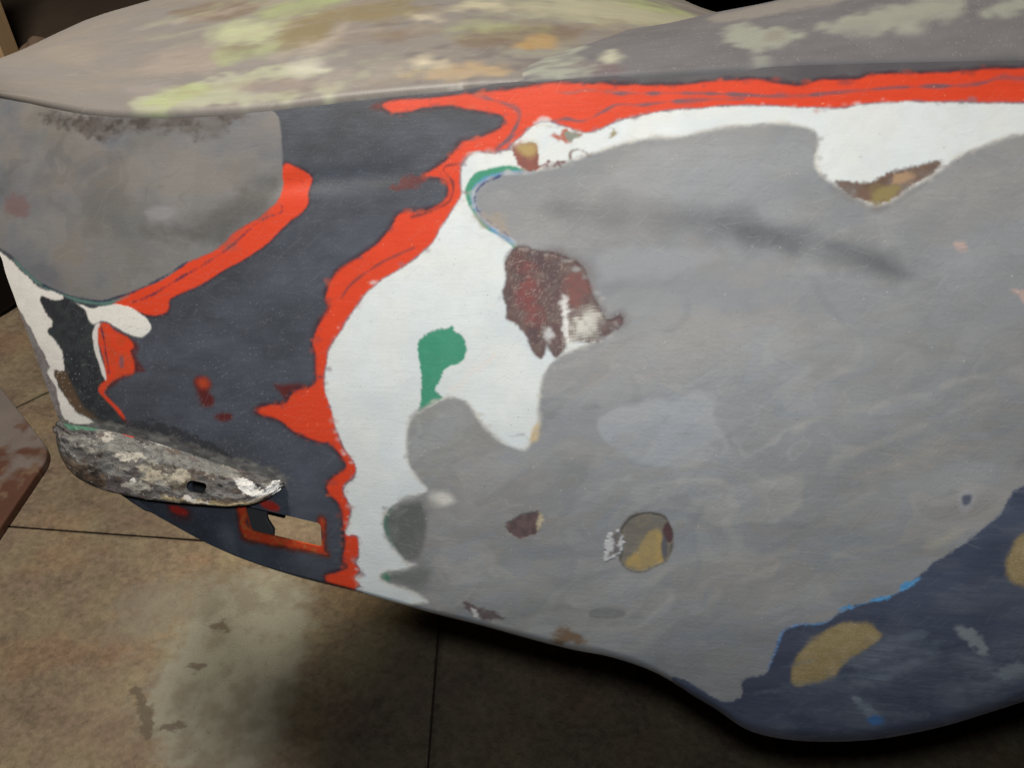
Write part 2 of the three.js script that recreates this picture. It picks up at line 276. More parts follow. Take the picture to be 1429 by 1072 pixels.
 d1:[1155,261,1167,285,1180,298,1194,318,1225,326,1258,333,1337,345],
 d2:[885,275,919,271,981,267,1006,248],
 d3:[1039,538,1026,577,1034,625,1022,651,995,657,972,656],
 d4:[1054,575,1091,601,1133,588,1157,563],
 c4:[1058,653,1101,620,1126,603,1176,594,1227,600],
 c5:[1047,695,1059,663,1110,629,1144,616],
 ringb:[855,109,855,102,862,98,870,100,880,107],
 swirl:[766,361,749,377,733,385,724,399,708,409],
 crk:[782,464,791,466,806,463,813,470],
 aL:[153,225,157,200,178,169,187,128,177,102],
 aL2:[153,225,184,256,235,269,282,265],
 bodyline:[511,136,591,129,670,123],
 wt1:[807,63,829,68,845,69],
 edgeb:[1069,843,1109,871,1152,880,1204,879,1275,864,1342,838,1390,813,1447,781]},
deck:{ front:[-1077.8,1000.7,-337.0,-966.6,1029.5,-226.6,-886.2,1046.5,-158.0,-820.0,1058.6,-108.4,-762.6,1066.5,-68.7,-711.1,1071.9,-35.9,-663.9,1075.2,-7.7,-619.9,1078.0,15.6,-578.2,1082.0,33.4,-538.6,1086.8,46.8,-500.6,1091.3,57.6,-464.0,1095.6,66.2,-428.6,1099.7,73.0,-394.0,1103.6,78.3,-360.0,1107.7,82.8,-326.4,1112.2,86.8,-293.3,1117.4,89.9,-260.7,1123.0,92.3,-228.3,1128.2,95.2,-196.1,1132.8,98.6,-164.2,1137.1,102.3,-132.6,1141.4,106.0,-101.3,1145.4,109.9,-70.3,1149.5,113.5,-39.7,1153.1,116.3,-9.4,1156.2,119.6,20.7,1158.5,123.8,50.6,1160.5,128.1,80.1,1162.6,132.4,109.4,1165.8,136.6,138.3,1169.1,140.8,167.0,1172.3,144.9,195.4,1175.5,148.9,223.5,1178.6,152.9,251.3,1181.7,156.9,278.9,1184.8,160.9,306.2,1187.8,164.8,333.2,1190.7,168.8,360.0,1193.4,173.0,386.5,1195.9,177.4,412.7,1198.1,181.9,438.7,1200.3,186.5,464.4,1202.4,191.1,489.9,1204.5,195.7,515.1,1206.6,200.1,540.1,1208.7,204.4,564.9,1210.9,208.7,589.4,1212.9,213.1,613.6,1214.9,217.4,637.7,1216.9,221.7,661.5,1218.6,226.2,685.0,1219.9,231.1,708.2,1220.9,236.4,731.1,1221.6,241.8,753.8,1222.1,247.5,776.1,1222.3,253.3,798.2,1222.2,259.5,819.9,1221.6,266.2,841.3,1220.7,273.1,862.5,1219.9,279.8],
 back:[-1095.4,997.3,-361.6,-1002.9,1023.9,-291.4,-939.2,1041.1,-261.7,-892.2,1054.0,-257.5,-861.3,1064.5,-279.3,-832.4,1074.5,-305.9,-801.4,1084.6,-330.4,-769.1,1094.3,-353.8,-734.5,1101.7,-374.6,-697.7,1107.9,-392.2,-659.1,1115.1,-406.8,-618.5,1124.0,-417.0,-577.7,1133.3,-427.1,-537.0,1141.8,-437.8,-496.2,1149.2,-449.2,-455.4,1156.2,-461.2,-414.1,1162.7,-472.8,-372.1,1168.5,-483.1,-329.4,1173.5,-491.0,-286.1,1178.4,-497.0,-242.5,1182.7,-501.4,-198.6,1185.9,-504.0,-154.4,1187.5,-504.4,-110.3,1186.9,-502.6,-66.3,1184.6,-499.2,-22.5,1181.2,-493.9,21.0,1177.2,-486.1,64.0,1172.9,-475.9,106.3,1167.6,-462.3,147.7,1161.5,-446.2,188.1,1154.8,-428.3,227.6,1147.0,-409.7,265.4,1137.2,-388.8,301.6,1128.3,-363.4,332.5,1124.6,-318.1,374.3,1112.9,-320.4,426.4,1092.6,-357.4,481.1,1074.9,-394.7,532.6,1066.0,-416.9,581.4,1063.6,-430.3,628.5,1064.4,-439.1,674.1,1066.9,-443.9,718.2,1070.1,-444.6,760.4,1074.0,-440.7,800.2,1079.2,-432.6,838.2,1084.9,-421.9,874.9,1090.7,-410.0,911.2,1096.0,-398.2,947.5,1100.4,-387.2,983.6,1104.4,-376.5,1019.1,1108.0,-365.6,1053.9,1111.3,-354.3,1088.0,1114.3,-342.7,1121.6,1116.9,-330.7,1154.6,1118.7,-318.4,1187.0,1119.8,-305.5,1218.9,1120.3,-292.3,1250.0,1120.6,-278.8,1280.5,1120.8,-265.2,1310.5,1121.3,-251.8],
 paint:{  g1:[492,255,538,277,609,270,632,253,580,230,523,227,495,240],
  g2:[427,215,467,237,523,206,525,175,493,157,444,173],
  g2b:[427,125,440,161,481,156,525,142,498,114],
  o1:[526,205,577,218,642,232,712,230,669,186,617,171,605,134,564,125,520,127,513,169],
  b1:[369,355,422,354,464,335,506,299,479,267,432,264,392,296],
  b2:[452,166,471,166,483,151,470,138,454,145],
  g3:[296,25,361,58,443,76,518,78,584,61,579,49,529,56,495,55,466,42,528,31,600,25,592,9,514,9,386,9,316,9],
  g3b:[317,27,356,58,413,52,391,26,332,14],
  w1:[541,77,562,89,581,77,582,60,551,64],
  m1:[304,69,336,82,372,68,361,54,319,57],
  m2:[466,49,508,53,581,35,601,25,528,31,475,39],
  m3:[436,76,462,85,467,73,443,67],
  sw1:[511,111,574,118,617,140,622,163,616,165,598,134,553,124],
  br1:[643,134,669,140,710,124,699,115,658,121],
  br2:[782,101,814,124,908,136,971,135,949,103,886,73,803,82],
  or1:[860,87,892,108,930,97,912,77,870,69],
  or2:[705,30,749,43,833,34,864,21,832,10,759,15],
  y1:[825,188,867,211,951,242,1025,269,1068,260,1138,253,1087,172,1013,150,950,160,877,164],
  gs:[1004,280,1036,304,1090,294,1138,272,1089,243,1035,245],
  y2:[722,168,742,169,748,160,732,158],
  y3:[784,193,836,207,836,183,794,184],
  gn:[767,128,825,144,908,136,845,120,783,119],
  wl2:[722,52,743,54,762,50,739,47],
  wline:[632,0,674,0,713,0,748,2,785,3],
  br3:[608,193,660,200,733,198,722,174,649,173],
  p1:[322,126,366,176,429,174,437,108,384,100],
  br4:[176,266,209,298,252,243,248,181,213,178],
  gr5:[458,113,531,105,594,87,603,65,551,78,478,82]}},
hump:{ front:[-63.0,1137.0,113.8,-44.4,1142.4,115.6,-26.0,1147.7,117.5,-7.6,1152.6,119.8,10.7,1157.3,122.4,28.8,1161.9,125.0,46.9,1163.9,127.6,64.9,1165.9,130.2,82.7,1167.9,132.8,100.5,1169.8,135.4,118.1,1171.8,137.9,135.7,1173.8,140.4,153.1,1175.7,142.9,170.4,1177.6,145.4,187.6,1179.6,147.8,204.7,1181.5,150.2,221.7,1183.4,152.7,238.7,1185.3,155.1,255.5,1187.1,157.5,272.2,1189.0,159.9,288.8,1190.9,162.3,305.3,1192.7,164.7,321.7,1194.5,167.1,338.1,1196.2,169.5,354.3,1197.9,172.1,370.4,1199.4,174.7,386.5,1200.8,177.4,402.4,1202.2,180.1,418.2,1203.6,182.9,434.0,1204.9,185.7,449.6,1206.2,188.5,465.2,1207.4,191.2,480.6,1208.7,194.0,496.0,1210.0,196.7,511.3,1211.3,199.4,526.5,1212.6,202.1,541.6,1213.9,204.7,556.6,1215.2,207.3,571.6,1216.4,209.9,586.4,1217.7,212.5,601.1,1218.8,215.2,615.8,1220.0,217.8,630.4,1221.3,220.4,644.9,1222.4,223.0,659.3,1223.5,225.7,673.6,1224.4,228.6,687.8,1225.1,231.7,701.9,1225.6,234.9,715.8,1226.1,238.2,729.7,1226.6,241.5,743.5,1226.9,244.9,757.2,1227.2,248.3,770.7,1227.3,251.9,784.2,1227.4,255.5,797.5,1227.2,259.3,810.7,1226.9,263.3,823.8,1226.4,267.4,836.7,1225.9,271.6,849.6,1225.4,275.7,862.5,1224.9,279.8],
 back:[-65.4,1136.8,103.9,-48.7,1139.6,84.1,-31.8,1142.5,62.9,-14.5,1145.8,41.9,3.8,1149.8,25.3,22.7,1154.4,11.9,42.1,1159.6,3.7,61.8,1163.1,0.2,81.5,1166.8,-1.6,101.1,1170.6,-3.0,120.7,1174.7,-4.2,140.1,1178.8,-5.1,159.5,1182.7,-5.8,179.1,1185.9,-6.9,199.0,1188.2,-8.5,218.7,1190.8,-9.8,238.0,1194.4,-10.9,257.2,1198.4,-11.9,276.3,1202.3,-12.6,295.4,1205.8,-13.3,314.6,1209.1,-13.7,333.7,1212.3,-14.2,352.6,1215.7,-14.4,371.1,1219.8,-14.3,389.6,1223.7,-14.0,408.1,1227.3,-13.6,426.5,1230.9,-13.4,444.9,1234.4,-13.1,463.1,1237.9,-12.6,481.3,1241.3,-12.1,499.3,1244.6,-11.2,517.2,1247.8,-10.1,534.9,1251.0,-8.8,552.5,1254.3,-7.4,569.9,1257.5,-6.0,587.3,1260.7,-4.4,604.5,1263.7,-2.7,621.6,1266.7,-0.9,638.7,1269.4,1.1,655.7,1271.9,3.3,672.6,1274.1,5.7,689.4,1275.9,8.4,706.3,1277.4,11.1,723.0,1278.7,14.2,739.7,1279.6,17.4,756.1,1280.4,21.0,772.3,1281.0,25.0,788.3,1281.5,29.3,803.9,1281.9,34.0,819.3,1282.2,39.0,834.3,1282.3,44.4,849.0,1282.3,50.2,863.4,1282.2,56.3,877.6,1281.9,62.5,891.5,1281.7,69.0,905.1,1281.4,75.6,918.6,1281.1,82.2,931.8,1280.9,88.9,945.0,1280.7,95.3,958.1,1280.5,101.7],
 paint:{  a:[442,102,468,142,514,104,543,105,572,72,551,52,502,43,464,58],
  b:[602,92,675,116,749,132,845,142,838,82,775,83,770,60,712,66,664,60,630,75],
  c:[877,91,915,112,1011,131,1022,97,949,88,896,80],
  d:[98,197,140,230,184,193,205,155,207,74,219,6,149,8,102,37],
  e:[239,66,246,99,262,92,267,64,250,45],
  f:[32,137,33,173,102,50,83,33,0,131],
  g:[490,29,508,27,508,0,489,0],
  k:[516,98,546,90,542,61,520,65],
  m:[183,83,224,52,271,16,210,5,174,21],
  tp:[439,210,576,220,682,225,678,169,568,164,447,158]},
 line:{  edge:[562,5,671,2,793,1,949,1,1023,1],
  wline:[-23,204,-23,121,65,37,146,5]}},
ledge:{ root:[-675.1,718.9,295.9,-664.0,720.4,300.5,-653.0,721.9,304.8,-642.0,723.6,308.9,-631.2,725.3,312.8,-620.5,726.9,316.6,-609.9,728.2,320.3,-599.6,729.4,323.9,-589.3,730.5,327.4,-579.3,731.4,330.9,-569.3,732.0,334.3,-559.6,732.6,337.6,-549.9,732.9,340.9,-540.3,733.2,344.1,-530.9,733.2,347.3,-521.6,733.1,350.4,-512.4,732.8,353.5,-503.4,732.3,356.6,-494.4,731.8,359.6,-485.6,731.1,362.6,-476.8,730.3,365.5,-468.0,729.4,368.4,-459.4,728.4,371.2,-450.9,727.4,374.0,-442.4,726.2,376.7,-433.9,725.0,379.4,-425.5,723.8,382.0,-417.1,722.6,384.5,-408.6,721.5,387.0,-400.2,720.5,389.4,-391.7,719.5,391.8,-383.3,718.6,394.2,-374.8,717.7,396.5,-366.4,716.8,398.8,-357.9,716.0,401.1,-349.5,715.2,403.4,-341.1,714.3,405.7,-332.9,713.2,408.1,-324.7,711.9,410.6,-316.5,710.7,413.1],
 lip:[-676.4,714.1,309.4,-671.6,710.2,320.1,-667.2,706.2,330.6,-662.2,702.5,341.1,-657.2,697.2,349.3,-650.7,692.6,357.4,-642.8,689.1,365.5,-633.5,686.9,373.6,-623.0,685.8,381.1,-612.5,684.5,387.0,-601.5,684.1,392.6,-590.2,684.2,397.8,-578.9,684.6,402.8,-567.4,685.6,407.4,-555.8,686.9,411.8,-544.3,688.3,415.9,-532.9,689.7,419.9,-521.6,691.2,423.6,-510.3,692.8,427.2,-499.2,694.4,430.5,-488.2,695.9,433.4,-477.6,697.0,435.9,-467.0,698.1,438.3,-456.5,699.2,440.5,-446.1,700.3,442.5,-435.7,701.3,444.5,-425.4,702.3,446.3,-415.3,703.2,448.0,-405.1,704.0,449.7,-395.1,704.9,451.2,-385.0,706.1,452.6,-374.9,707.8,453.7,-365.9,707.1,452.4,-357.3,706.3,450.3,-348.6,706.5,447.6,-340.4,707.8,444.2,-332.7,710.4,440.0,-326.6,710.7,432.8,-321.0,710.2,424.4,-315.1,709.5,416.0],
 bulge:[3.0,4.0,5.1,6.1,7.0,7.0,6.9,6.9,6.9,6.8,6.8,6.8,6.7,6.7,6.7,6.6,6.6,6.6,6.5,6.5,6.5,6.5,6.4,6.4,6.4,6.3,6.3,6.3,6.2,6.2,6.2,6.1,6.1,6.1,6.0,6.0,4.8,3.6,2.3,1.0],
 paint:{  wht1:[288,24,312,29,335,63,331,74,300,53],
  wht2:[330,68,342,17,353,1,354,76,337,82],
  cream1:[148,38,183,32,220,32,220,46,195,55,170,56,156,49],
  cream2:[108,35,131,24,154,26,131,34],
  cream3:[70,18,79,4,93,10,90,19],
  dark1:[111,62,127,48,150,50,157,66,145,77,121,81],
  dark2:[198,46,211,37,237,37,221,51,211,61,200,59],
  dark3:[216,28,245,25,263,34,237,35],
  brown:[22,84,56,62,99,56,117,83,77,84,36,84],
  blk:[71,69,88,55,103,62,107,81,78,82],
  tanr:[188,71,231,71,280,71,319,68,323,81,260,79,203,78],
  gry1:[35,26,87,-1,170,4,274,6,288,24,192,27,97,30,47,45],
  wspk:[142,58,147,55,151,60,146,64],
  whx:[219,66,236,71,251,76,224,78],
  grn:[9,1,31,-2,66,1,50,11,20,20],
  wr1:[119,-4,154,-7,178,-3,154,5,130,4],
  red:[95,-6,111,-7,127,-1,110,3]},
 hole:[-488,720,401]},
slotAt:[-431.6,715.9,426.0],
slotAxis:[30.6,-0.7,7.6],
opening:[-377.4,671.8,420.6,-265.4,665.3,447.8,-266.5,633.0,463.2,-370.7,638.8,438.5],
bodyline:[511,136,-0.08],
lozenge:[224,387],
frame:{ O:[-0.75864,1.09491,-0.01135],
 A:[0.982378,0.090263,0.163664],
 B:[-0.01567,-0.832797,0.553356],
 N:[-0.186246,0.54617,0.816708]},
floor:{ pale:[-643,53,-567,29,-479,59,-433,215,-445,375,-478,477,-606,501,-674,433,-736,353,-723,298,-720,198,-711,144,-671,73],
 pale2:[-859,88,-749,29,-633,29,-650,88,-724,162,-784,215,-851,198],
 k1:[-770,317,-747,322,-703,390,-707,419,-739,375],
 k2:[-663,168,-630,162,-611,177,-641,180],
 k3:[-670,262,-642,259,-645,272,-662,276],
 k4:[-688,393,-646,390,-634,399,-677,405]},
loose:[-1206,-339,-1471,-610,-1219,-80],
post:[-1492,838,-1243],
rag:[-1272,827,-1093],
tub:[-1846,0,-1099]};

// ---------------------------------------------------------------- shells: a grid of points with thickness and closed edges
function shell(nu, nv, at, uvAt, thick) {
  const id = (i, j) => i * (nv + 1) + j, P = [], U = [], I = [];
  for (let i = 0; i <= nu; i++) for (let j = 0; j <= nv; j++) { const p = at(i / nu, j / nv); P.push(p.x, p.y, p.z); U.push(...uvAt(i / nu, j / nv, p)); }
  for (let i = 0; i < nu; i++) for (let j = 0; j < nv; j++) { const a = id(i, j), b = id(i + 1, j), c = id(i + 1, j + 1), d = id(i, j + 1); I.push(a, d, b, b, d, c); }
  const f = new THREE.BufferGeometry(); f.setAttribute('position', new THREE.Float32BufferAttribute(P, 3)); f.setAttribute('uv', new THREE.Float32BufferAttribute(U, 2)); f.setIndex(I); f.computeVertexNormals();
  const nn = f.attributes.normal.array, Q = new Float32Array(P.length); for (let i = 0; i < P.length; i++) Q[i] = P[i] - nn[i] * thick;
  const k = new THREE.BufferGeometry(); k.setAttribute('position', new THREE.BufferAttribute(Q, 3)); k.setAttribute('uv', new THREE.Float32BufferAttribute(U, 2)); k.setIndex(I.slice().reverse()); k.computeVertexNormals();
  const ring = []; for (let i = 0; i < nu; i++) ring.push(id(i, 0)); for (let j = 0; j < nv; j++) ring.push(id(nu, j)); for (let i = nu; i > 0; i--) ring.push(id(i, nv)); for (let j = nv; j > 0; j--) ring.push(id(0, j));
  const eP = [], eU = [], eI = []; ring.forEach((r) => { eP.push(P[3 * r], P[3 * r + 1], P[3 * r + 2], Q[3 * r], Q[3 * r + 1], Q[3 * r + 2]); eU.push(U[2 * r], U[2 * r + 1], U[2 * r], U[2 * r + 1]); });
  for (let q = 0; q < ring.length; q++) { const a = 2 * q, b = 2 * ((q + 1) % ring.length); eI.push(a, b, a + 1, b, b + 1, a + 1); }
  const e = new THREE.BufferGeometry(); e.setAttribute('position', new THREE.Float32BufferAttribute(eP, 3)); e.setAttribute('uv', new THREE.Float32BufferAttribute(eU, 2)); e.setIndex(eI); e.computeVertexNormals();
  return mergeGeometries([f, k, e]);
}
function cut(geo, tools) {
  const ev = new Evaluator(); ev.attributes = ['position', 'normal', 'uv']; ev.useGroups = false; let b = new Brush(geo); b.updateMatrixWorld();
  for (const t of tools) { const c = new Brush(t); c.updateMatrixWorld(); b = ev.evaluate(b, c, SUBTRACTION); }
  return b.geometry;
}
const V = (a, k = 0) => new THREE.Vector3(a[k] / 1000, a[k + 1] / 1000, a[k + 2] / 1000);
const pts3 = (a) => { const o = []; for (let i = 0; i < a.length; i += 3) o.push(V(a, i)); return o; };
const sample = (L, t) => { const x = clamp(t) * (L.length - 1), i = min(floor(x), L.length - 2); return new THREE.Vector3().lerpVectors(L[i], L[i + 1], x - i); };
const O = new THREE.Vector3(...SHAPE.frame.O), AX = new THREE.Vector3(...SHAPE.frame.A), BX = new THREE.Vector3(...SHAPE.frame.B), NX = new THREE.Vector3(...SHAPE.frame.N);
const UP = new THREE.Vector3(0, 1, 0);

// ---------------------------------------------------------------- paint colours (base colours of the layers)
const SLATE = [0.064, 0.072, 0.092], RED = [0.64, 0.058, 0.021], WHITE = [0.655, 0.70, 0.72], GREY = [0.228, 0.241, 0.260], NAVY = [0.070, 0.085, 0.130];
const MAROON = [0.10, 0.022, 0.022], DKRIM = [0.045, 0.028, 0.04], TEAL = [0.05, 0.26, 0.165], BLUE = [0.10, 0.27, 0.52], DKBLUE = [0.03, 0.055, 0.18];
const TAN = [0.31, 0.24, 0.12], BROWN = [0.13, 0.085, 0.05], CREAM = [0.55, 0.50, 0.38], MAUVE = [0.125, 0.075, 0.072], PURPLE = [0.16, 0.10, 0.14], PINK = [0.5, 0.36, 0.32];

// ================================================================ the car body
const body = thing('car_body', 'sanded fibreglass car body corner with bare patches of grey, white, orange and navy', 'car body');
body.scale.setScalar(0.68); body.position.set(0, 0.496, 0.384);   // the panels below are drawn at 1 / 0.68 of their real size
const E2 = (k) => { const a = SHAPE.edges[k], o = []; for (let i = 0; i < a.length; i += 2) o.push(new THREE.Vector2(a[i] / 1000, a[i + 1] / 1000)); return o; };
const top2 = E2('top'), left2 = E2('left'), bot2 = E2('bottom'), right2 = E2('right');
const s2 = (L, t) => { const x = clamp(t) * (L.length - 1), i = min(floor(x), L.length - 2); return new THREE.Vector2().lerpVectors(L[i], L[i + 1], x - i); };
function sideAB(s, t) {                                 // Coons patch between the four edges
  const c = s2(top2, s), d = s2(bot2, s), l = s2(left2, t), r = s2(right2, t), p00 = top2[0], p10 = top2[top2.length - 1], p01 = bot2[0], p11 = bot2[bot2.length - 1];
  const f = (k) => (1 - t) * c[k] + t * d[k] + (1 - s) * l[k] + s * r[k] - ((1 - s) * (1 - t) * p00[k] + s * (1 - t) * p10[k] + (1 - s) * t * p01[k] + s * t * p11[k]);
  return [f('x'), f('y')];
}
function swell(a, b) { const n = max(0, 0.36 - a); return 0.06 * (1 - ((b - 0.42) / 0.42) ** 2) - 0.42 * n * n; }
// hand-laid fibreglass is never flat: slow waves and a shallow body line
function waves(a, b) {
  return 0.0016 * vn(a * 7 + 3, b * 7) + 0.0007 * vn(a * 17, b * 17 + 9)
    - 0.0035 * Math.exp(-(((b - SHAPE.bodyline[1] / 1000 - SHAPE.bodyline[2] * (a - SHAPE.bodyline[0] / 1000)) / 0.014) ** 2)) * sstep(0.36, 0.46, a) * (1 - sstep(0.6, 0.68, a))
    - 0.006 * Math.exp(-(((a - 1.12) / 0.10) ** 2 + ((b - 0.235 - (a - 1.12) * 0.25) / 0.03) ** 2));
}
const sidePoint = (a, b, extra = 0) => O.clone().addScaledVector(AX, a).addScaledVector(BX, b).addScaledVector(NX, swell(a, b) + waves(a, b) + extra);

const side = new Paint(-370, -110, 1700, 920, 2048, 1020, (x, y) => {
  const f = fbm(x / 80, y / 45, 4), q = fbm(x / 18 + y / 30, y / 9, 3), g = vn(x / 60 + y / 200, y / 2.2) * 0.5 + vn(x / 20, y / 1.3) * 0.5, m = 1 + 0.34 * f + 0.16 * q + 0.05 * g + 0.07 * vn(x, y);
  return [SLATE[0] * m, SLATE[1] * m, SLATE[2] * (m + 0.05 * f)];
});
{
  const p = SHAPE.paint, l = SHAPE.line;
  const coat = (k, c, o) => side.coat(p[k], c, o), line = (k, c, w, o) => side.line(l[k], c, w, o);
  const GM = [[[0.225, 0.232, 0.252], 70, 0.65, 1.8], [[0.315, 0.315, 0.312], 55, 0.55, 2.2], [[0.262, 0.256, 0.256], 26, 0.5, 2], [[0.235, 0.245, 0.262], 13, 0.4, 2.4]];
  // left end, older black and brown coats
  coat('mauveL', [0.20, 0.19, 0.195], { soft: 1.5, mot: [[[0.14, 0.11, 0.11], 9, 0.6]] });
  coat('black1', [0.030, 0.032, 0.038], { fine: 1.4, mot: [[[0.045, 0.055, 0.058], 10, 0.6]] });
  coat('brown1', [0.10, 0.068, 0.045], { soft: 4, fine: 1.5 });
  coat('blacksc', [0.035, 0.036, 0.042], { soft: 2, rag: 5, a: 0.85 });
  coat('scr', [0.115, 0.115, 0.112], { soft: 2, rag: 6, a: 0.85, mot: [[[0.05, 0.048, 0.048], 8, 0.7, 2], [[0.26, 0.26, 0.245], 5, 0.6, 2.4, -0.2]] });
  // orange coat with its dark feathered rim, left band
  coat('redL', DKRIM, { off: 3, soft: 2.8, wob: 1 });
  coat('redL', RED, { soft: 1.2, wob: 0.8, streak: 0.05 });
  line('l8', [0.28, 0.03, 0.02], 1.3); line('l9', [0.05, 0.03, 0.06], 2.4, { fine: 0.9, a: 0.85 });
  coat('red2halo', MAROON, { soft: 3, a: 0.9, wob: 2 });
  coat('red2', RED, { soft: 1.6, mot: [[[0.45, 0.08, 0.03], 9, 0.4]] });
  line('lr2', [0.05, 0.025, 0.05], 2.6, { fine: 0.9, a: 0.8 }); side.coat([...Array(8)].flatMap((_, i) => [SHAPE.lozenge[0] + 4 * cos(i * PI / 4), SHAPE.lozenge[1] + 9 * sin(i * PI / 4)]), [0.16, 0.09, 0.11], { soft: 2, a: 0.8 });
  coat('tealL', [0.10, 0.19, 0.17], { soft: 1.5, fine: 1 });
  coat('fillL', [0.18, 0.18, 0.182], { soft: 1.0, wob: 0.8, streak: 0.02, lift: 0.3, mot: [[[0.128, 0.138, 0.162], 70, 0.8, 1.4], [[0.205, 0.19, 0.176], 60, 0.7, 1.4], [[0.105, 0.107, 0.102], 60, 0.4, 1.2, -0.15]] });
  line('edgeL', [0.03, 0.04, 0.08], 2.4, { fine: 0.8, a: 0.9 });
  coat('smudgeL', [0.095, 0.093, 0.09], { soft: 12, wob: 6, rag: 3, a: 0.78, streak: 0.1, grain: 0.2 });  // soft dark cloud on the left filler
  line('aL', [0.17, 0.165, 0.165], 2, { a: 0.6 }); line('aL2', [0.17, 0.165, 0.165], 2, { a: 0.6 });
  { const FF = side.field(smoothLoop(p.fillL), true, 5); side.rings((x, y) => sstep(2, 10, -FF.at(x, y)), 110, 70, 0.3, 5, 0.10, 0.10, -370, -60, 330, 330, 9); }
  coat('topbr', [0.095, 0.082, 0.078], { soft: 6, rag: 6, a: 0.9, mot: [[[0.15, 0.145, 0.145], 15, 0.75, 1.5], [[0.035, 0.025, 0.022], 9, 0.75, 1.3, -0.1]] });
  coat('blobR', [0.165, 0.105, 0.108], { soft: 5, rag: 5, a: 0.75 });
  coat('spotP', [0.24, 0.24, 0.255], { soft: 4, wob: 2, a: 0.8 });
  coat('whiteL', [0.70, 0.69, 0.665], { soft: 0.9, fine: 1.5, wob: 2, lift: -0.3, mot: [[[0.6, 0.59, 0.57], 14, 0.4]] });
  coat('lobe', [0.72, 0.71, 0.68], { soft: 0.8, lift: 0.4 }); coat('cresc', [0.66, 0.65, 0.63], { soft: 0.8 });
  // spots sanded through
  coat('spotA', MAROON, { soft: 4, wob: 2 }); coat('spotAr', [0.42, 0.055, 0.02], { soft: 3 }); coat('spotB', MAROON, { soft: 3 });
  coat('redv2h', [0.09, 0.03, 0.035], { soft: 5, a: 0.8 }); coat('redv2', [0.40, 0.03, 0.02], { soft: 2.5 }); coat('redv1', [0.40, 0.03, 0.02], { soft: 2 });
  coat('ghole', [0.11, 0.025, 0.017], { off: 4, soft: 4, wob: 2 }); coat('ghole', [0.52, 0.055, 0.02], { off: -0.6, soft: 2.4, fine: 1.2, mot: [[[0.42, 0.20, 0.05], 5, 0.5, 1, -0.15]] });
  // the main orange band
  coat('redTip', MAROON, { soft: 3 }); coat('spikeM', MAROON, { soft: 4, wob: 2 }); coat('spikeT', MAROON, { soft: 3 });
  coat('band', [0.098, 0.094, 0.104], { soft: 4, mot: [[[0.075, 0.07, 0.08], 20, 0.5, 3]] });
  coat('red', [0.05, 0.026, 0.036], { off: 4, soft: 3.4, wob: 1.6 });
  coat('red', RED, { soft: 1.8, wob: 1.2, fine: 0.5, streak: 0.06, mot: [[[0.60, 0.05, 0.018], 45, 0.4, 2]] });
  coat('smear', [0.105, 0.035, 0.038], { soft: 2.5, rag: 4 });
  for (const k of ['l1', 'l2', 'l4', 'l5']) line(k, [0.13, 0.085, 0.105], 3.2, { soft: 1.8, wob: 2, a: 0.9 });
  line('l3', [0.3, 0.1, 0.09], 2.6, { soft: 1.6, a: 0.7 }); line('l6', [0.14, 0.03, 0.03], 2.4, { a: 0.9 }); line('l7', [0.22, 0.05, 0.05], 2.6, { a: 0.85 });
  // white primer
  coat('white', [0.16, 0.13, 0.17], { off: 1.5, soft: 1.6, fine: 0.8, wob: 1.5, a: 0.85 });
  coat('white', WHITE, { soft: 1.1, fine: 0.9, wob: 1, grain: 0.02, lift: -0.4, mot: [[[0.59, 0.645, 0.67], 60, 0.7, 1.5], [[0.69, 0.70, 0.67], 40, 0.5], [[0.61, 0.64, 0.64], 11, 0.35]] });
  coat('tealArc', TEAL, { soft: 1.3, wob: 0.8 }); coat('blueArc', BLUE, { soft: 1.8, wob: 0.8 });
  line('swirl', [0.70, 0.64, 0.60], 4, { soft: 3, a: 0.7 }); line('wt1', [0.45, 0.40, 0.35], 1.6, { a: 0.7 });
  coat('teal', TEAL, { lift: -0.3,  soft: 0.8, fine: 1.4, wob: 0.8, mot: [[[0.065, 0.285, 0.185], 12, 0.5]] });
  // grey filler
  coat('grey', [0.55, 0.52, 0.47], { off: 2.6, soft: 2.6, wob: 2, a: 0.7 });
  const GF = side.field(smoothLoop(p.grey), true, 5), NF = side.field(smoothLoop(p.navy), true, 5), onGrey = (x, y) => sstep(0, 6, -GF.at(x, y)) * sstep(0, 5, NF.at(x, y));
  coat('grey', GREY, { soft: 3, fine: 1.0, wob: 1.2, streak: 0.035, grain: 0.04, lift: -0.4, mot: GM });
  for (let i = 0; i < 34; i++) {                        // patches of different filler and primer, wiped thin
    const x = lerp(480, 1440, rnd()), y = lerp(90, 780, rnd()), A = 40 + rnd() * 110, B = 25 + rnd() * 50, t0 = -0.3 + (rnd() - 0.5) * 0.6, q = [], low = y > 560 && x < 900;
    for (let k = 0; k < 8; k++) { const u = k / 8 * 2 * PI, r = 0.7 + rnd() * 0.6, X = cos(u) * A * r, Y = sin(u) * B * r; q.push(x + X * cos(t0) - Y * sin(t0), y + X * sin(t0) + Y * cos(t0)); }
    side.coat(q, low ? [[0.19, 0.20, 0.195], [0.225, 0.22, 0.22]][i & 1] : [[0.31, 0.325, 0.35], [0.225, 0.23, 0.245], [0.315, 0.30, 0.29], [0.24, 0.25, 0.245]][i & 3], { soft: 12 + rnd() * 14, wob: 12, wl: 34, rag: 4, a: 0.3 + rnd() * 0.22, mask: onGrey, streak: 0.08, grain: 0.1 });
  }
  line('arcd', DKBLUE, 1.8, { fine: 1.2 });
  coat('beigeS', [0.36, 0.29, 0.22], { soft: 5, rag: 5, a: 0.5 });
  coat('lav3', [0.31, 0.32, 0.345], { soft: 6, wob: 4, a: 0.5 }); coat('lav', [0.325, 0.338, 0.36], { soft: 3.4, wob: 5, wl: 22, a: 0.8, streak: 0.05 }); coat('lav2', [0.33, 0.33, 0.325], { soft: 3, wob: 3, a: 0.5 });
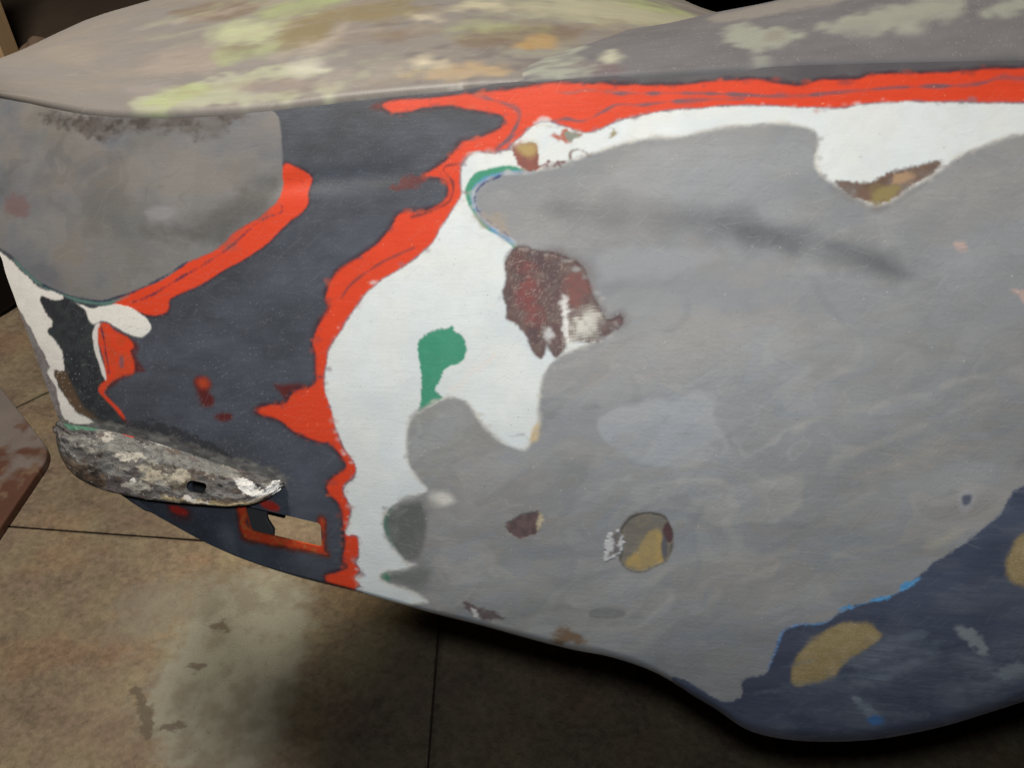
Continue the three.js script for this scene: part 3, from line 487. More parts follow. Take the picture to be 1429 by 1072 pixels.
  for (const k of ['smudge1', 'smudge2', 'smudge3']) coat(k, [0.10, 0.104, 0.114], { soft: 16, wob: 8, wl: 30, rag: 2, a: k === 'smudge3' ? 0.45 : 0.8, streak: 0.1, grain: 0.25 });  // soft dark smudges over the grey filler
  for (const k of ['c1', 'c2', 'c3', 'c4', 'c5']) line(k, [0.345, 0.34, 0.33], 4, { soft: 3.4, wob: 5, wl: 18, a: 0.42 });
  for (const k of ['d1', 'd2', 'd3', 'd4']) line(k, [0.205, 0.21, 0.228], 4, { soft: 3.6, wob: 5, wl: 18, a: 0.5 });
  for (let i = 0; i < 46; i++) {                        // overlapping tongues of filler, each with its own edge
    const x = lerp(560, 1400, rnd()), y = lerp(300, 760, rnd()), A = 30 + rnd() * 90, B = 10 + rnd() * 26, t0 = -0.42 + (rnd() - 0.5) * 0.7, q = [];
    for (let k = 0; k < 9; k++) { const u = k / 9 * 2 * PI, r = 0.7 + rnd() * 0.6, X = cos(u) * A * r, Y = sin(u) * B * r; q.push(x + X * cos(t0) - Y * sin(t0), y + X * sin(t0) + Y * cos(t0)); }
    const lt = rnd() < 0.55, a = (0.14 + rnd() * 0.2) * (y > 420 ? 1 : 0.55);
    side.coat(q, lt ? [0.33, 0.335, 0.345] : [0.235, 0.235, 0.24], { soft: 1.6 + rnd() * 4, wob: 5, wl: 22, a, mask: onGrey, streak: 0.04 });
    if (rnd() < 0.6) side.line(q.slice(0, 10), rnd() < 0.6 ? [0.375, 0.37, 0.36] : [0.19, 0.195, 0.215], 1.5 + rnd() * 1.8, { soft: 2.6, wob: 5, wl: 18, a: 0.26, mask: onGrey });
  }
  for (let i = 0; i < 60; i++) {                        // thin flow lines where coats meet
    const q = [], L = 50 + rnd() * 150; let t = -0.5 + rnd() * 0.45, u = lerp(540, 1400, rnd()), v = lerp(340, 790, rnd());
    for (let k = 0; k < 8; k++) { q.push(u, v); u += cos(t) * L / 7; v += sin(t) * L / 7; t += (rnd() - 0.5) * 0.7; }
    side.line(q, [[0.36, 0.355, 0.345], [0.20, 0.205, 0.225], [0.345, 0.30, 0.27]][floor(rnd() * 2.6)], 1 + rnd() * 2.2, { soft: 2.4 + rnd() * 2, wob: 5, wl: 16, a: 0.12 + rnd() * 0.18, mask: onGrey });
  }
  side.rings((x, y) => onGrey(x, y) * (0.35 + 0.65 * sstep(250, 430, y)), 150, 62, -0.38, 6, 0.075, 0.11, 450, 60, 1700, 900);
  side.rings((x, y) => onGrey(x, y) * sstep(380, 520, y), 60, 30, -0.3, 4, 0.035, 0.07, 450, 300, 1500, 900, 40);
  coat('dgrn', [0.045, 0.20, 0.13], { soft: 1.4, off: 0.5, a: 0.9, mask: (x) => 1 - sstep(SHAPE.paint.dgrn[0] + 2, SHAPE.paint.dgrn[0] + 16, x) }); coat('dgrn', [0.112, 0.12, 0.118], { soft: 4, off: -2.5, wob: 2, a: 0.92, mot: [[[0.17, 0.175, 0.17], 18, 0.5]] }); coat('dgrn2', [0.13, 0.145, 0.14], { soft: 9, wob: 2, a: 0.7, mask: onGrey }); coat('dgrn2', [0.05, 0.20, 0.13], { soft: 2, a: 0.9, mask: (x) => 1 - sstep(SHAPE.paint.dgrn2[0] + 8, SHAPE.paint.dgrn2[0] + 18, x) });
  coat('wspot', [0.62, 0.60, 0.56], { soft: 6, a: 0.85 }); coat('tanlit', [0.55, 0.43, 0.26], { soft: 2.5 }); line('crk', [0.2, 0.16, 0.14], 1.1, { a: 0.7 });
  // maroon patch with glass cloth showing
  coat('maroon', [0.20, 0.19, 0.195], { off: 9, soft: 4, fine: 1.5, mask: (x, y) => sstep(SHAPE.paint.maroon[0] + 20, SHAPE.paint.maroon[0] + 50, x) * (1 - sstep(SHAPE.paint.maroon[1] + 95, SHAPE.paint.maroon[1] + 115, y)) }); coat('maroon', [0.09, 0.06, 0.062], { off: 2, soft: 2, fine: 1.5 });
  coat('maroon', MAUVE, { lift: -0.5,  soft: 1.4, fine: 1.6, mot: [[[0.17, 0.13, 0.115], 9, 0.6], [[0.085, 0.06, 0.065], 22, 0.7]] });
  coat('mredA', [0.23, 0.06, 0.058], { soft: 9, rag: 7, a: 0.7, mot: [[[0.13, 0.07, 0.068], 6, 0.6]] }); coat('mredB', [0.21, 0.078, 0.068], { soft: 6, rag: 6, a: 0.75, mot: [[[0.13, 0.08, 0.075], 6, 0.5]] });
  {
    const F = side.field(smoothLoop(p.gridw), true, 12), C = side.c, ang = -0.13, ca = cos(ang), sa = sin(ang), WV = (x, y) => 0.3 * vn(x / 9, y / 9);
    side.cells((x, y, i) => { const d = F.at(x, y) + 3 * vn(x / 7, y / 7); if (d > 6) return; const u = (x * ca + y * sa) / 3.3 + WV(x, y), v = (-x * sa + y * ca) / 3.6 + WV(y, x), w = 0.6 * cos(u * 2 * PI) + cos(v * 2 * PI), k = 0.8 * sstep(-1.2, 1.0, w - d * 0.12 - 0.9 + 0.9 * vn(x / 6, y / 6)) * (1 - sstep(2, 6, d)); for (let e = 0; e < 3; e++) C[i * 3 + e] = lerp(C[i * 3 + e], [0.72, 0.71, 0.64][e], k); }, F.xa, F.ya, F.xb, F.yb);
  }
  coat('drip', [0.70, 0.69, 0.67], { soft: 2, rag: 3 }); coat('blobw', [0.5, 0.49, 0.49], { soft: 3, rag: 3 });
  // small repairs
  coat('pear', [0.24, 0.085, 0.07], { lift: -0.4,  soft: 1.2, fine: 1.8, mot: [[[0.17, 0.07, 0.06], 6, 0.5]] }); coat('pearY', [0.42, 0.33, 0.13], { soft: 5, a: 0.8 });
  coat('ring1', [0.16, 0.08, 0.085], { soft: 1, rag: 2.5 }); coat('ring1in', [0.68, 0.67, 0.66], { soft: 1 }); line('ringb', [0.22, 0.18, 0.16], 2.6, { fine: 1.2 });
  coat('smr2', [0.40, 0.14, 0.10], { soft: 1.6, rag: 3 }); coat('smr2g', [0.22, 0.24, 0.2], { soft: 2.4, rag: 3 }); coat('oliv', [0.30, 0.26, 0.16], { soft: 1.2, rag: 2 });
  coat('brown3', [0.19, 0.175, 0.17], { off: 5, soft: 4, mask: onGrey }); coat('brown3', [0.135, 0.085, 0.065], { lift: -0.5,  soft: 1.6, fine: 2.2, mot: [[[0.20, 0.13, 0.10], 9, 0.5], [[0.21, 0.205, 0.2], 20, 0.5, 1, 0.0]] }); coat('oliv3', [0.25, 0.20, 0.09], { soft: 4, rag: 4 }); coat('tan3', [0.36, 0.24, 0.15], { soft: 3, rag: 3 });
  coat('mar4', [0.10, 0.07, 0.072], { lift: -0.5,  soft: 1.6, fine: 1.4, mot: [[[0.16, 0.11, 0.11], 7, 0.6]] }); coat('mar4w', [0.44, 0.38, 0.27], { soft: 1.5, rag: 2 });
  coat('ov', [0.10, 0.09, 0.08], { off: 2, soft: 1.6 }); coat('ov', [0.165, 0.152, 0.135], { lift: -0.6,  soft: 1.6, streak: 0.2, mot: [[[0.22, 0.19, 0.14], 8, 0.5]] });
  coat('ovtan', TAN, { soft: 3, fine: 1.6, mot: [[[0.44, 0.30, 0.11], 10, 0.5]] }); coat('ovmar', [0.09, 0.05, 0.055], { soft: 1.5 }); coat('ovblue', [0.10, 0.10, 0.12], { soft: 1.5, a: 0.9 });
  coat('crust', [0.48, 0.48, 0.5], { lift: 0.8,  soft: 1.2, rag: 3 }); coat('crustd', [0.15, 0.14, 0.14], { soft: 1.2, rag: 2.5 });
  coat('low1', [0.13, 0.10, 0.105], { soft: 1.6, rag: 3 }); coat('low1w', [0.55, 0.54, 0.52], { soft: 1.2, rag: 2 }); coat('low2', [0.18, 0.125, 0.085], { soft: 4, rag: 5 }); coat('low3', [0.20, 0.205, 0.205], { soft: 2 });
  coat('pinkA', PINK, { soft: 2.5, rag: 2, a: 0.8 }); coat('pinkB', PINK, { soft: 2, rag: 2, a: 0.8 }); coat('gcream', [0.42, 0.39, 0.30], { soft: 5, a: 0.5 });
  coat('dotr', [0.36, 0.365, 0.39], { soft: 3, a: 0.7 }); coat('dot', [0.10, 0.115, 0.16], { soft: 2 });
  // navy coat at the lower right
  coat('navy', [0.025, 0.04, 0.09], { off: 0.8, soft: 1, fine: 1.6 });
  coat('navy', NAVY, { lift: 0.35,  soft: 1, fine: 1.8, wob: 1.2, streak: 0.16, mot: [[[0.115, 0.13, 0.17], 26, 0.65, 2.6], [[0.05, 0.06, 0.10], 45, 0.6, 1.8]] });
  coat('navl', [0.085, 0.10, 0.14], { soft: 14, rag: 12, a: 0.55, streak: 0.5 });
  line('bdot', [0.13, 0.25, 0.50], 1.6, { fine: 1.8, a: 0.8 }); line('fringe', [0.10, 0.24, 0.46], 1.2, { fine: 1.2, a: 0.7 });
  for (const k of ['bl1', 'bl2', 'bl3']) coat(k, [0.09, 0.28, 0.54], { soft: 1, rag: 2, off: -1.6 });
  for (const k of ['tan1', 'tan2']) coat(k, TAN, { soft: 3.2, wob: 2, fine: 1.6, mot: [[[0.40, 0.32, 0.19], 14, 0.6], [[0.28, 0.21, 0.10], 26, 0.5]] });
  coat('pale1', [0.24, 0.27, 0.30], { soft: 3, rag: 4, a: 0.85 }); coat('pale2', [0.21, 0.25, 0.29], { soft: 5, rag: 5, a: 0.8 });
  coat('psm', [0.22, 0.26, 0.31], { soft: 4, rag: 5, a: 0.65 }); coat('bspot', [0.05, 0.15, 0.36], { soft: 3 });
  const NV = side.field(smoothLoop(p.navy), true, 5), inNavy = (x, y) => NV.at(x, y) < -8;
  const WH = side.field(smoothLoop(p.red), true, 5), FL = side.field(smoothLoop(p.fillL), true, 5);
  for (let i = 0; i < 60; i++) {                        // wide swipes of sanding through the navy
    const x = lerp(1090, 1470, rnd()), y = lerp(690, 880, rnd()); if (!inNavy(x, y)) continue; const t = -0.42 + rnd() * 0.35, L = 25 + rnd() * 70;
    side.line([x, y, x + cos(t) * L / 2, y + sin(t) * L / 2 - 2, x + cos(t) * L, y + sin(t) * L], [0.15, 0.18, 0.225], 1 + rnd() * 4, { soft: 2.5, wob: 2, rag: 3, a: 0.1 + rnd() * 0.28 });
  }
  for (const k of ['sw1', 'sw2', 'sw3', 'sw4']) coat(k, [0.15, 0.175, 0.22], { soft: 7, rag: 6, a: 0.5, streak: 0.6, mask: (x, y) => sstep(0, 6, -NV.at(x, y)) });
  line('edgeb', [0.20, 0.205, 0.20], 3, { soft: 2, rag: 2, a: 0.7 });
  for (const [k, cols] of [['red', [[0.30, 0.05, 0.035], [0.06, 0.05, 0.07], [0.55, 0.09, 0.04]]], ['white', [[0.50, 0.30, 0.27], [0.62, 0.60, 0.60], [0.22, 0.15, 0.18]]], ['grey', [[0.50, 0.48, 0.44], [0.33, 0.33, 0.33], [0.28, 0.27, 0.27]]]]) {
    const q = smoothLoop(p[k]), n = q.length / 2;       // small chips and rub-throughs on the borders between coats
    for (let i = 0; i < n; i++) { if (rnd() > 0.75) continue; const x = q[2 * i] + (rnd() - 0.5) * 9, y = q[2 * i + 1] + (rnd() - 0.5) * 9, r = 0.8 + rnd() * rnd() * 4, c = []; if (y > 760 || y < -10) continue; const t = rnd() * 6; for (let e = 0; e < 5; e++) c.push(x + cos(t + e * 1.26) * r * (0.5 + rnd()) * 1.6, y + sin(t + e * 1.26) * r * (0.5 + rnd() * 0.7)); side.coat(c, cols[floor(rnd() * 3)], { soft: 1 + rnd() * 1.5, wob: 1, fine: 0.8, a: 0.25 + rnd() * 0.45 }); }
  }
  side.blur(1, 1);
  for (const [c, al] of [[[0.38, 0.38, 0.39], 0.06], [[0.06, 0.06, 0.065], 0.07]]) side.flecks(3000, -200, -60, 1500, 860, c, 34, -0.3, al, (x, y) => fbm(x / 120 + 7, y / 90, 2) > -0.05);
  const GR = side.field(smoothLoop(p.white), true, 5), inSlate = (x, y) => y > -20 && WH.at(x, y) > 3 && FL.at(x, y) > 3;
  side.flecks(9000, 60, -20, 760, 560, [0.19, 0.195, 0.21], 0.8, -0.7, 0.32, (x, y) => inSlate(x, y) && fbm(x / 60, y / 50, 3) > 0.1 - 0.3 * rnd());
  side.flecks(500, 100, -20, 760, 700, [0.16, 0.165, 0.18], 26, -0.5, 0.16, inSlate); side.flecks(300, 100, -20, 1500, 760, [0.72, 0.22, 0.12], 14, -0.4, 0.25, (x, y) => WH.at(x, y) < -3 && GR.at(x, y) > 3);
  side.flecks(900, 150, 300, 480, 720, [0.26, 0.26, 0.27], 1.5, -0.7, 0.4, inSlate);
  side.flecks(260, 20, 380, 150, 560, [0.5, 0.45, 0.42], 1.2, 0, 0.7);
  side.flecks(1200, 300, -10, 1500, 800, [0.85, 0.5, 0.35], 0.8, 0, 0.4, (x, y) => WH.at(x, y) < -3 && GR.at(x, y) > 3);
  for (const k of ['tan1', 'tan2']) { const T = side.field(smoothLoop(p[k]), true, 3); side.flecks(900, T.xa, T.ya, T.xb, T.yb, [0.5, 0.42, 0.30], 0.8, 0, 0.35, (x, y) => T.at(x, y) < -2); }
  side.flecks(2400, 640, 200, 860, 440, [0.36, 0.28, 0.25], 4, -0.8, 0.4, (() => { const M = side.field(smoothLoop(p.maroon), true, 5); return (x, y) => M.at(x, y) < -2; })());
  for (const [c, al] of [[[0.38, 0.39, 0.40], 0.17], [[0.16, 0.16, 0.17], 0.17]]) side.flecks(4200, 480, 60, 1480, 820, c, 22, -0.2, al, (x, y) => onGrey(x, y) > 0.9 && fbm(x / 90, y / 70, 2) > -0.1);
  side.flecks(300, 520, 80, 1480, 800, [0.40, 0.40, 0.40], 7, -0.12, 0.16, (x, y) => WH.at(x, y) < 0 && !inNavy(x, y));
  side.flecks(260, 480, 60, 1480, 820, [0.6, 0.6, 0.6], 0.7, 0, 0.5, (x, y) => onGrey(x, y) > 0.9); side.flecks(700, 520, 80, 1480, 800, [0.12, 0.12, 0.12], 1, 0, 0.4, (x, y) => WH.at(x, y) < 0);
  side.flecks(420, 1090, 600, 1500, 900, [0.22, 0.25, 0.30], 18, -0.5, 0.14, inNavy);
}
// fine sanding marks, shared by every panel
const sandTex = tex(grey(512, 512, (i, j) => 0.5 + 0.08 * vn(i / 6 + j / 24, j / 2) + 0.16 * vn(i / 2, j / 2) + 0.3 * vn(i / 30, j / 30)), 512, 512, false, true);
const paintMat = (p, rough, spec = 0.35, bump = 0.00025, rep = [5, 3]) => {
  const b = sandTex.clone(); b.repeat.set(...rep); b.needsUpdate = true;
  return new THREE.MeshPhysicalMaterial({ map: p.map(), roughness: rough, specularIntensity: spec, bumpMap: b, bumpScale: bump });
};
const sideMat = paintMat(side, 0.52, 0.42, 0.0026, [1, 1]);
sideMat.bumpMap = tex(grey(2048, 1020, (i, j) => { const x = side.x0 + (i + 0.5) * side.sx, y = side.y0 + (1019 - j + 0.5) * side.sy; return 0.5 + 0.28 * side.b[(1019 - j) * 2048 + i] + 0.012 * vn(x / 1.6, y / 1.6) + 0.008 * vn(x / 22 + y / 80, y / 2.4) + 0.06 * vn(x / 26, y / 26); }), 2048, 1020, false);
function slotTool(r, uv) {                              // a long-hole cutter aimed into the ledge
  const c = V(SHAPE.slotAt), ux = V(SHAPE.slotAxis).normalize(), uz = new THREE.Vector3(0, 1.35, 1.2).normalize(), uy = new THREE.Vector3().crossVectors(uz, ux).normalize(); ux.crossVectors(uy, uz);
  const g = new THREE.CapsuleGeometry(r, r * 1.9, 6, 16); g.rotateZ(PI / 2); g.rotateX(PI / 2); g.scale(1, 1, 8); g.applyMatrix4(new THREE.Matrix4().makeBasis(ux, uy, uz).setPosition(c)); for (let i = 0; i < g.attributes.uv.count; i++) g.attributes.uv.setXY(i, ...uv);
  return g;
}
let sideGeo = shell(260, 150, (s, t) => {
  const [a, b] = sideAB(s, t), e = max(0, (t - 0.965) / 0.035), q = max(0, (0.02 - t) / 0.02);
  return sidePoint(a, b, -0.010 * e * e);
}, (s, t) => { const [a, b] = sideAB(s, t); return side.uv(a * 1000, b * 1000); }, 0.004);
{ // the rectangular lamp opening, cut right through the panel
  const q = pts3(SHAPE.opening), c = q.reduce((s, v) => s.add(v), new THREE.Vector3()).multiplyScalar(0.25), ux = q[1].clone().sub(q[0]).normalize(), uy = new THREE.Vector3().crossVectors(NX, ux).normalize(), uz = new THREE.Vector3().crossVectors(ux, uy);
  const sh = new THREE.Shape(), w = q.map((v) => [v.clone().sub(c).dot(ux), v.clone().sub(c).dot(uy)]), r = 0.006;
  w.forEach((v, i) => { const n = w[(i + 1) % 4], pv = w[(i + 3) % 4], to = (d) => { const L = Math.hypot(d[0] - v[0], d[1] - v[1]); return [v[0] + (d[0] - v[0]) * r / L, v[1] + (d[1] - v[1]) * r / L]; }, A = to(pv), B = to(n); i ? sh.lineTo(...A) : sh.moveTo(...A); sh.quadraticCurveTo(v[0], v[1], ...B); });
  const g = new THREE.ExtrudeGeometry(sh, { depth: 0.2, bevelEnabled: false, curveSegments: 4 }); g.translate(0, 0, -0.1);
  g.applyMatrix4(new THREE.Matrix4().makeBasis(ux, uy, uz).setPosition(c));
  const tu = side.uv(w[0][0], 0); const uvs = g.attributes.uv; for (let i = 0; i < uvs.count; i++) uvs.setXY(i, ...side.uv(445, 632));
  sideGeo = cut(sideGeo, [g]);
}
sideGeo = cut(sideGeo, [slotTool(0.013, side.uv(360, 480))]);
mesh('side_panel', sideGeo, sideMat, body);

// upper deck: the smooth top of the nose, beige filler with green primer showing
const deckF = pts3(SHAPE.deck.front), deckB = pts3(SHAPE.deck.back);
const deck = new Paint(-20, -40, 2020, 660, 1536, 528, (x, y) => {
  const f = fbm(x / 120, y / 40, 4), g = fbm(x / 40 + 9, y / 14, 3), m = 1 + 0.03 * vn(x / 9, y / 6) + 0.03 * vn(x / 1.5, y / 1.5), t = clamp(0.5 + 0.8 * f), u = sstep(0.05, 0.5, g) * sstep(250, 650, x);
  return [lerp(lerp(0.225, 0.20, t), 0.17, u) * m, lerp(lerp(0.205, 0.19, t), 0.155, u) * m, lerp(lerp(0.186, 0.184, t), 0.15, u) * m];
});
{
  const p = SHAPE.deck.paint, G = [0.29, 0.335, 0.175], PG = [0.36, 0.38, 0.28], OL = [0.21, 0.175, 0.095], BRN = [0.165, 0.125, 0.09];
  const c = (k, col, o = {}) => deck.coat(p[k], col, { soft: 17, wob: 9, wl: 30, rag: 9, a: 0.85, streak: 0.12, ...o });
  c('p1', [0.33, 0.28, 0.245], { a: 0.5, soft: 14 }); c('br4', [0.265, 0.235, 0.20], { a: 0.5 });
  c('o1', OL); c('b1', BRN, { a: 0.7, soft: 9 }); c('br3', OL, { a: 0.8 }); c('g2b', G, { a: 0.65, soft: 8 }); c('g1', G); c('g2', [0.39, 0.43, 0.27]); c('b2', BRN);
  c('gr5', [0.235, 0.22, 0.215], { a: 0.6 }); c('sw1', [0.38, 0.34, 0.295]); c('g3', PG, { soft: 6 }); c('g3b', [0.34, 0.39, 0.21], { soft: 7, a: 0.8 }); c('m1', [0.27, 0.245, 0.235], { a: 0.7 }); c('m2', [0.28, 0.245, 0.24], { a: 0.75 }); c('m3', [0.27, 0.24, 0.25], { a: 0.7 }); c('w1', [0.52, 0.51, 0.44]);
  c('br1', BRN, { a: 0.7 }); c('br2', BRN, { soft: 9, a: 0.75 }); c('or1', [0.36, 0.23, 0.10], { soft: 6 }); c('or2', [0.40, 0.30, 0.18], { soft: 7, a: 0.75 }); c('gn', [0.33, 0.36, 0.19], { a: 0.6 });
  c('y1', [0.38, 0.37, 0.265]); c('gs', [0.34, 0.39, 0.20]); c('y2', [0.55, 0.50, 0.38]); c('y3', [0.52, 0.50, 0.35]); c('wl2', [0.6, 0.54, 0.4]);
  for (let i = 0; i < 220; i++) {
    const x = lerp(300, 1500, rnd()), y = lerp(10, 520, rnd()), L = 40 + rnd() * 150, q = [x, y, x + L / 2, y + (rnd() - 0.5) * 12, x + L, y + (rnd() - 0.4) * 24];
    deck.line(q, [[0.37, 0.335, 0.295], [0.20, 0.175, 0.16], [0.35, 0.37, 0.26], [0.235, 0.18, 0.12]][floor(rnd() * 4)], 3 + rnd() * 14, { soft: 9, rag: 8, wob: 5, a: 0.12 + rnd() * 0.28 });
  }
  deck.blur(4, 1); deck.cells((x, y, i) => { const m = 1 + 0.035 * vn(x / 1.4, y / 1.4) + 0.03 * vn(x / 30, y / 5); for (let e = 0; e < 3; e++) deck.c[i * 3 + e] *= m; });
  deck.flecks(900, 200, 0, 1500, 480, [0.40, 0.37, 0.32], 16, 0, 0.25); deck.flecks(700, 200, 0, 1500, 480, [0.15, 0.12, 0.10], 14, 0, 0.25);
  deck.line(p.wline, [0.50, 0.49, 0.45], 1.5, { soft: 2.2, fine: 0.3, wob: 1, a: 0.85, mask: (x) => 1 - 0.8 * sstep(-0.1, 0.3, vn(x / 26, 3)) });
}
const deckPoint = (s, t) => {
  if (t <= 1) { const e = max(0, 1 - t / 0.016); return sample(deckF, s).lerp(sample(deckB, s), t).addScaledVector(UP, 0.02 * 4 * t * (1 - t)).addScaledVector(BX, 0.007 * e * e).addScaledVector(NX, 0.008 * e * (1 - e) - 0.004 * e * e); }
  const a = sample(deckF, s), b = sample(deckB, s), d = b.clone().sub(a), k = t - 1; return b.clone().addScaledVector(d, k * 0.9).addScaledVector(UP, -0.02 * 4 * k - 1.1 * k * k);
};
mesh('upper_deck', shell(150, 56, (s, t) => deckPoint(s, t ** 1.6 * 1.3), (s, t) => deck.uv(s * 2000, t ** 1.6 * 1.3 * 500), 0.004), paintMat(deck, 0.45, 0.45, 0.0002, [7, 2]), body);

// the fender's crown rising behind the crease
const humpF = pts3(SHAPE.hump.front), humpB = pts3(SHAPE.hump.back);
const hump = new Paint(-20, -20, 1420, 340, 1400, 350, (x, y) => {
  const f = fbm(x / 70, y / 26, 4), m = 1 + 0.14 * f + 0.08 * vn(x / 24, y / 1.5) + 0.05 * vn(x, y); return [0.150 * m, 0.146 * m, 0.155 * m];
});
{
  const p = SHAPE.hump.paint, l = SHAPE.hump.line, PG = [0.32, 0.34, 0.285], c = (k, col, o = {}) => hump.coat(p[k], col, { soft: 8, wob: 7, rag: 9, a: 0.75, grain: 0.1, ...o });
  c('tp', [0.27, 0.25, 0.225], { soft: 10, a: 0.7 }); c('m', [0.16, 0.12, 0.125], { soft: 6, a: 0.7 });
  c('d', PG, { rag: 12, a: 0.8, mot: [[[0.19, 0.185, 0.18], 14, 0.75, 1.6]] }); c('f', [0.36, 0.33, 0.29], { soft: 6 }); c('a', PG); c('b', [0.33, 0.345, 0.29], { rag: 8, mot: [[[0.26, 0.25, 0.225], 22, 0.6, 1.5]] }); c('c', PG); c('e', [0.48, 0.48, 0.37], { rag: 4 }); c('g', [0.30, 0.31, 0.28], { a: 0.6 }); c('k', [0.235, 0.22, 0.19], { a: 0.8 });
  hump.line(l.edge, [0.115, 0.108, 0.125], 7, { soft: 4, a: 0.7 });
  hump.blur(7, 3); hump.flecks(1600, 150, 10, 1300, 200, [0.4, 0.4, 0.36], 2, -0.3, 0.4); hump.flecks(500, 0, 10, 1300, 200, [0.06, 0.06, 0.07], 1.5, 0, 0.4);
}
const humpPoint = (s, t) => {
  if (t <= 1) { const e = max(0, 1 - t / 0.06), g = sstep(0, 0.08, s); return sample(humpF, s).lerp(sample(humpB, s), t).addScaledVector(UP, 0.008 * 4 * t * (1 - t)).addScaledVector(BX, 0.006 * e * e * g).addScaledVector(NX, (0.008 * e * (1 - e) - 0.004 * e * e) * g); }
  const a = sample(humpF, s), b = sample(humpB, s), k = t - 1, d = b.clone().sub(a); return b.clone().addScaledVector(d, k * 0.8).addScaledVector(UP, -0.25 * k * k * min(1, d.length() * 8) - 0.01 * k);
};
mesh('fender_crown', shell(130, 56, (s, t) => humpPoint(s, t ** 1.5 * 1.6), (s, t) => hump.uv(s * 1400, t ** 1.5 * 1.6 * 220), 0.003), paintMat(hump, 0.55, 0.35, 0.0002, [6, 2]), body);

// the scarred bumper ledge sticking out under the nose
const root = pts3(SHAPE.ledge.root), lip = pts3(SHAPE.ledge.lip), bulge = SHAPE.ledge.bulge, lBul = (s) => { const x = clamp(s) * (bulge.length - 1), i = min(floor(x), bulge.length - 2); return lerp(bulge[i], bulge[i + 1], x - i) / 1000; };
const bdir = NX.clone().multiplyScalar(0.6).add(new THREE.Vector3(0, 0.8, 0));
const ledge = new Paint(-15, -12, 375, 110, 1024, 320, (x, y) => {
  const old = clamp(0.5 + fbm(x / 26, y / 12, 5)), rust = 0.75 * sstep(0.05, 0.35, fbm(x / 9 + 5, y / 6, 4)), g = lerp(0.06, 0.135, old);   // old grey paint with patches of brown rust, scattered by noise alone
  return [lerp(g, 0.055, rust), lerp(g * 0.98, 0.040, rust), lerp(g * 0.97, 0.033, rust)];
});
{
  const p = SHAPE.ledge.paint, c = (k, col, o = {}) => ledge.coat(p[k], col, { soft: 1.6, wob: 1.5, rag: 3, a: 0.9, wl: 7, ...o });
  c('gry1', [0.18, 0.185, 0.175], { soft: 4, a: 0.8, mot: [[[0.24, 0.24, 0.215], 8, 0.5], [[0.09, 0.088, 0.09], 6, 0.5]] }); c('brown', [0.085, 0.062, 0.045], { soft: 2 }); c('blk', [0.028, 0.024, 0.022]);
  c('dark1', [0.075, 0.068, 0.07]); c('dark2', [0.075, 0.06, 0.045]); c('dark3', [0.07, 0.055, 0.045]);
  c('cream1', [0.35, 0.32, 0.255], { soft: 2.5, mot: [[[0.18, 0.165, 0.14], 6, 0.5]] }); c('cream2', [0.42, 0.40, 0.35], { soft: 1.2 }); c('cream3', [0.45, 0.43, 0.38]); c('wr1', [0.38, 0.38, 0.36], { rag: 6, a: 0.7 });
  c('tanr', [0.33, 0.27, 0.15], { rag: 3, a: 0.75, mot: [[[0.12, 0.09, 0.05], 4, 0.5]] }); c('grn', [0.06, 0.16, 0.11], { soft: 1.2 }); c('red', [0.40, 0.03, 0.02], { soft: 1.2 });
  c('wht1', [0.66, 0.66, 0.64], { rag: 2, soft: 0.8 }); c('wht2', [0.72, 0.72, 0.71], { rag: 1.5, soft: 0.8 }); c('wspk', [0.6, 0.6, 0.58], { rag: 1.5, soft: 0.8 }); c('whx', [0.45, 0.43, 0.40], { rag: 2.5 });
  for (let i = 0; i < 46; i++) { const x = rnd() * 350, y = rnd() * 84, q = [], r = 2 + rnd() * 7; for (let k = 0; k < 7; k++) q.push(x + cos(k * 0.9) * r * (0.6 + rnd()) * 1.8, y + sin(k * 0.9) * r * (0.4 + rnd() * 0.6)); ledge.coat(q, [[0.27, 0.26, 0.235], [0.04, 0.034, 0.032], [0.16, 0.16, 0.155], [0.09, 0.062, 0.045], [0.12, 0.095, 0.095], [0.05, 0.045, 0.05]][floor(rnd() * 6)], { soft: 0.8, rag: 2.4, wob: 1.5, wl: 6, a: 0.75 }); }
  ledge.flecks(200, 0, 0, 350, 90, [0.42, 0.41, 0.38], 2.5, 0.2, 0.6); ledge.flecks(520, 0, 0, 350, 90, [0.03, 0.025, 0.025], 2.5, 0.2, 0.7);
}
const ledgePoint = (s, t) => {
  if (t <= 1) { const k = t * t * (3 - 2 * t) * 0.25 + t * 0.75; return sample(root, s).lerp(sample(lip, s), k).addScaledVector(bdir, lBul(s) * 4 * k * (1 - k) + (0.0036 * vn(s * 18, t * 5) + 0.0028 * vn(s * 47, t * 12 + 4) + 0.0012 * vn(s * 110, t * 30)) * sin(PI * min(1, t * 1.02))).addScaledVector(UP, 0.0045 * fbm(s * 34, 3.3, 4) * sstep(0.8, 1, t)); }
  return sample(lip, s).addScaledVector(UP, -0.02 * (t - 1)).addScaledVector(NX, -0.12 * (t - 1));   // rolled under the lip
};
let ledgeGeo = shell(110, 40, (s, t) => ledgePoint(s, t * 1.12), (s, t) => ledge.uv(s * 360, t * 1.12 * 80), 0.004);
{
  const g = slotTool(0.0075, ledge.uv(125, 70));
  ledgeGeo = cut(ledgeGeo, [g]);
}
mesh('bumper_ledge', ledgeGeo, paintMat(ledge, 0.55, 0.4, 0.0012, [1, 0.4]), body, { label: 'scraped, mottled ledge with a bolt slot under the nose' });

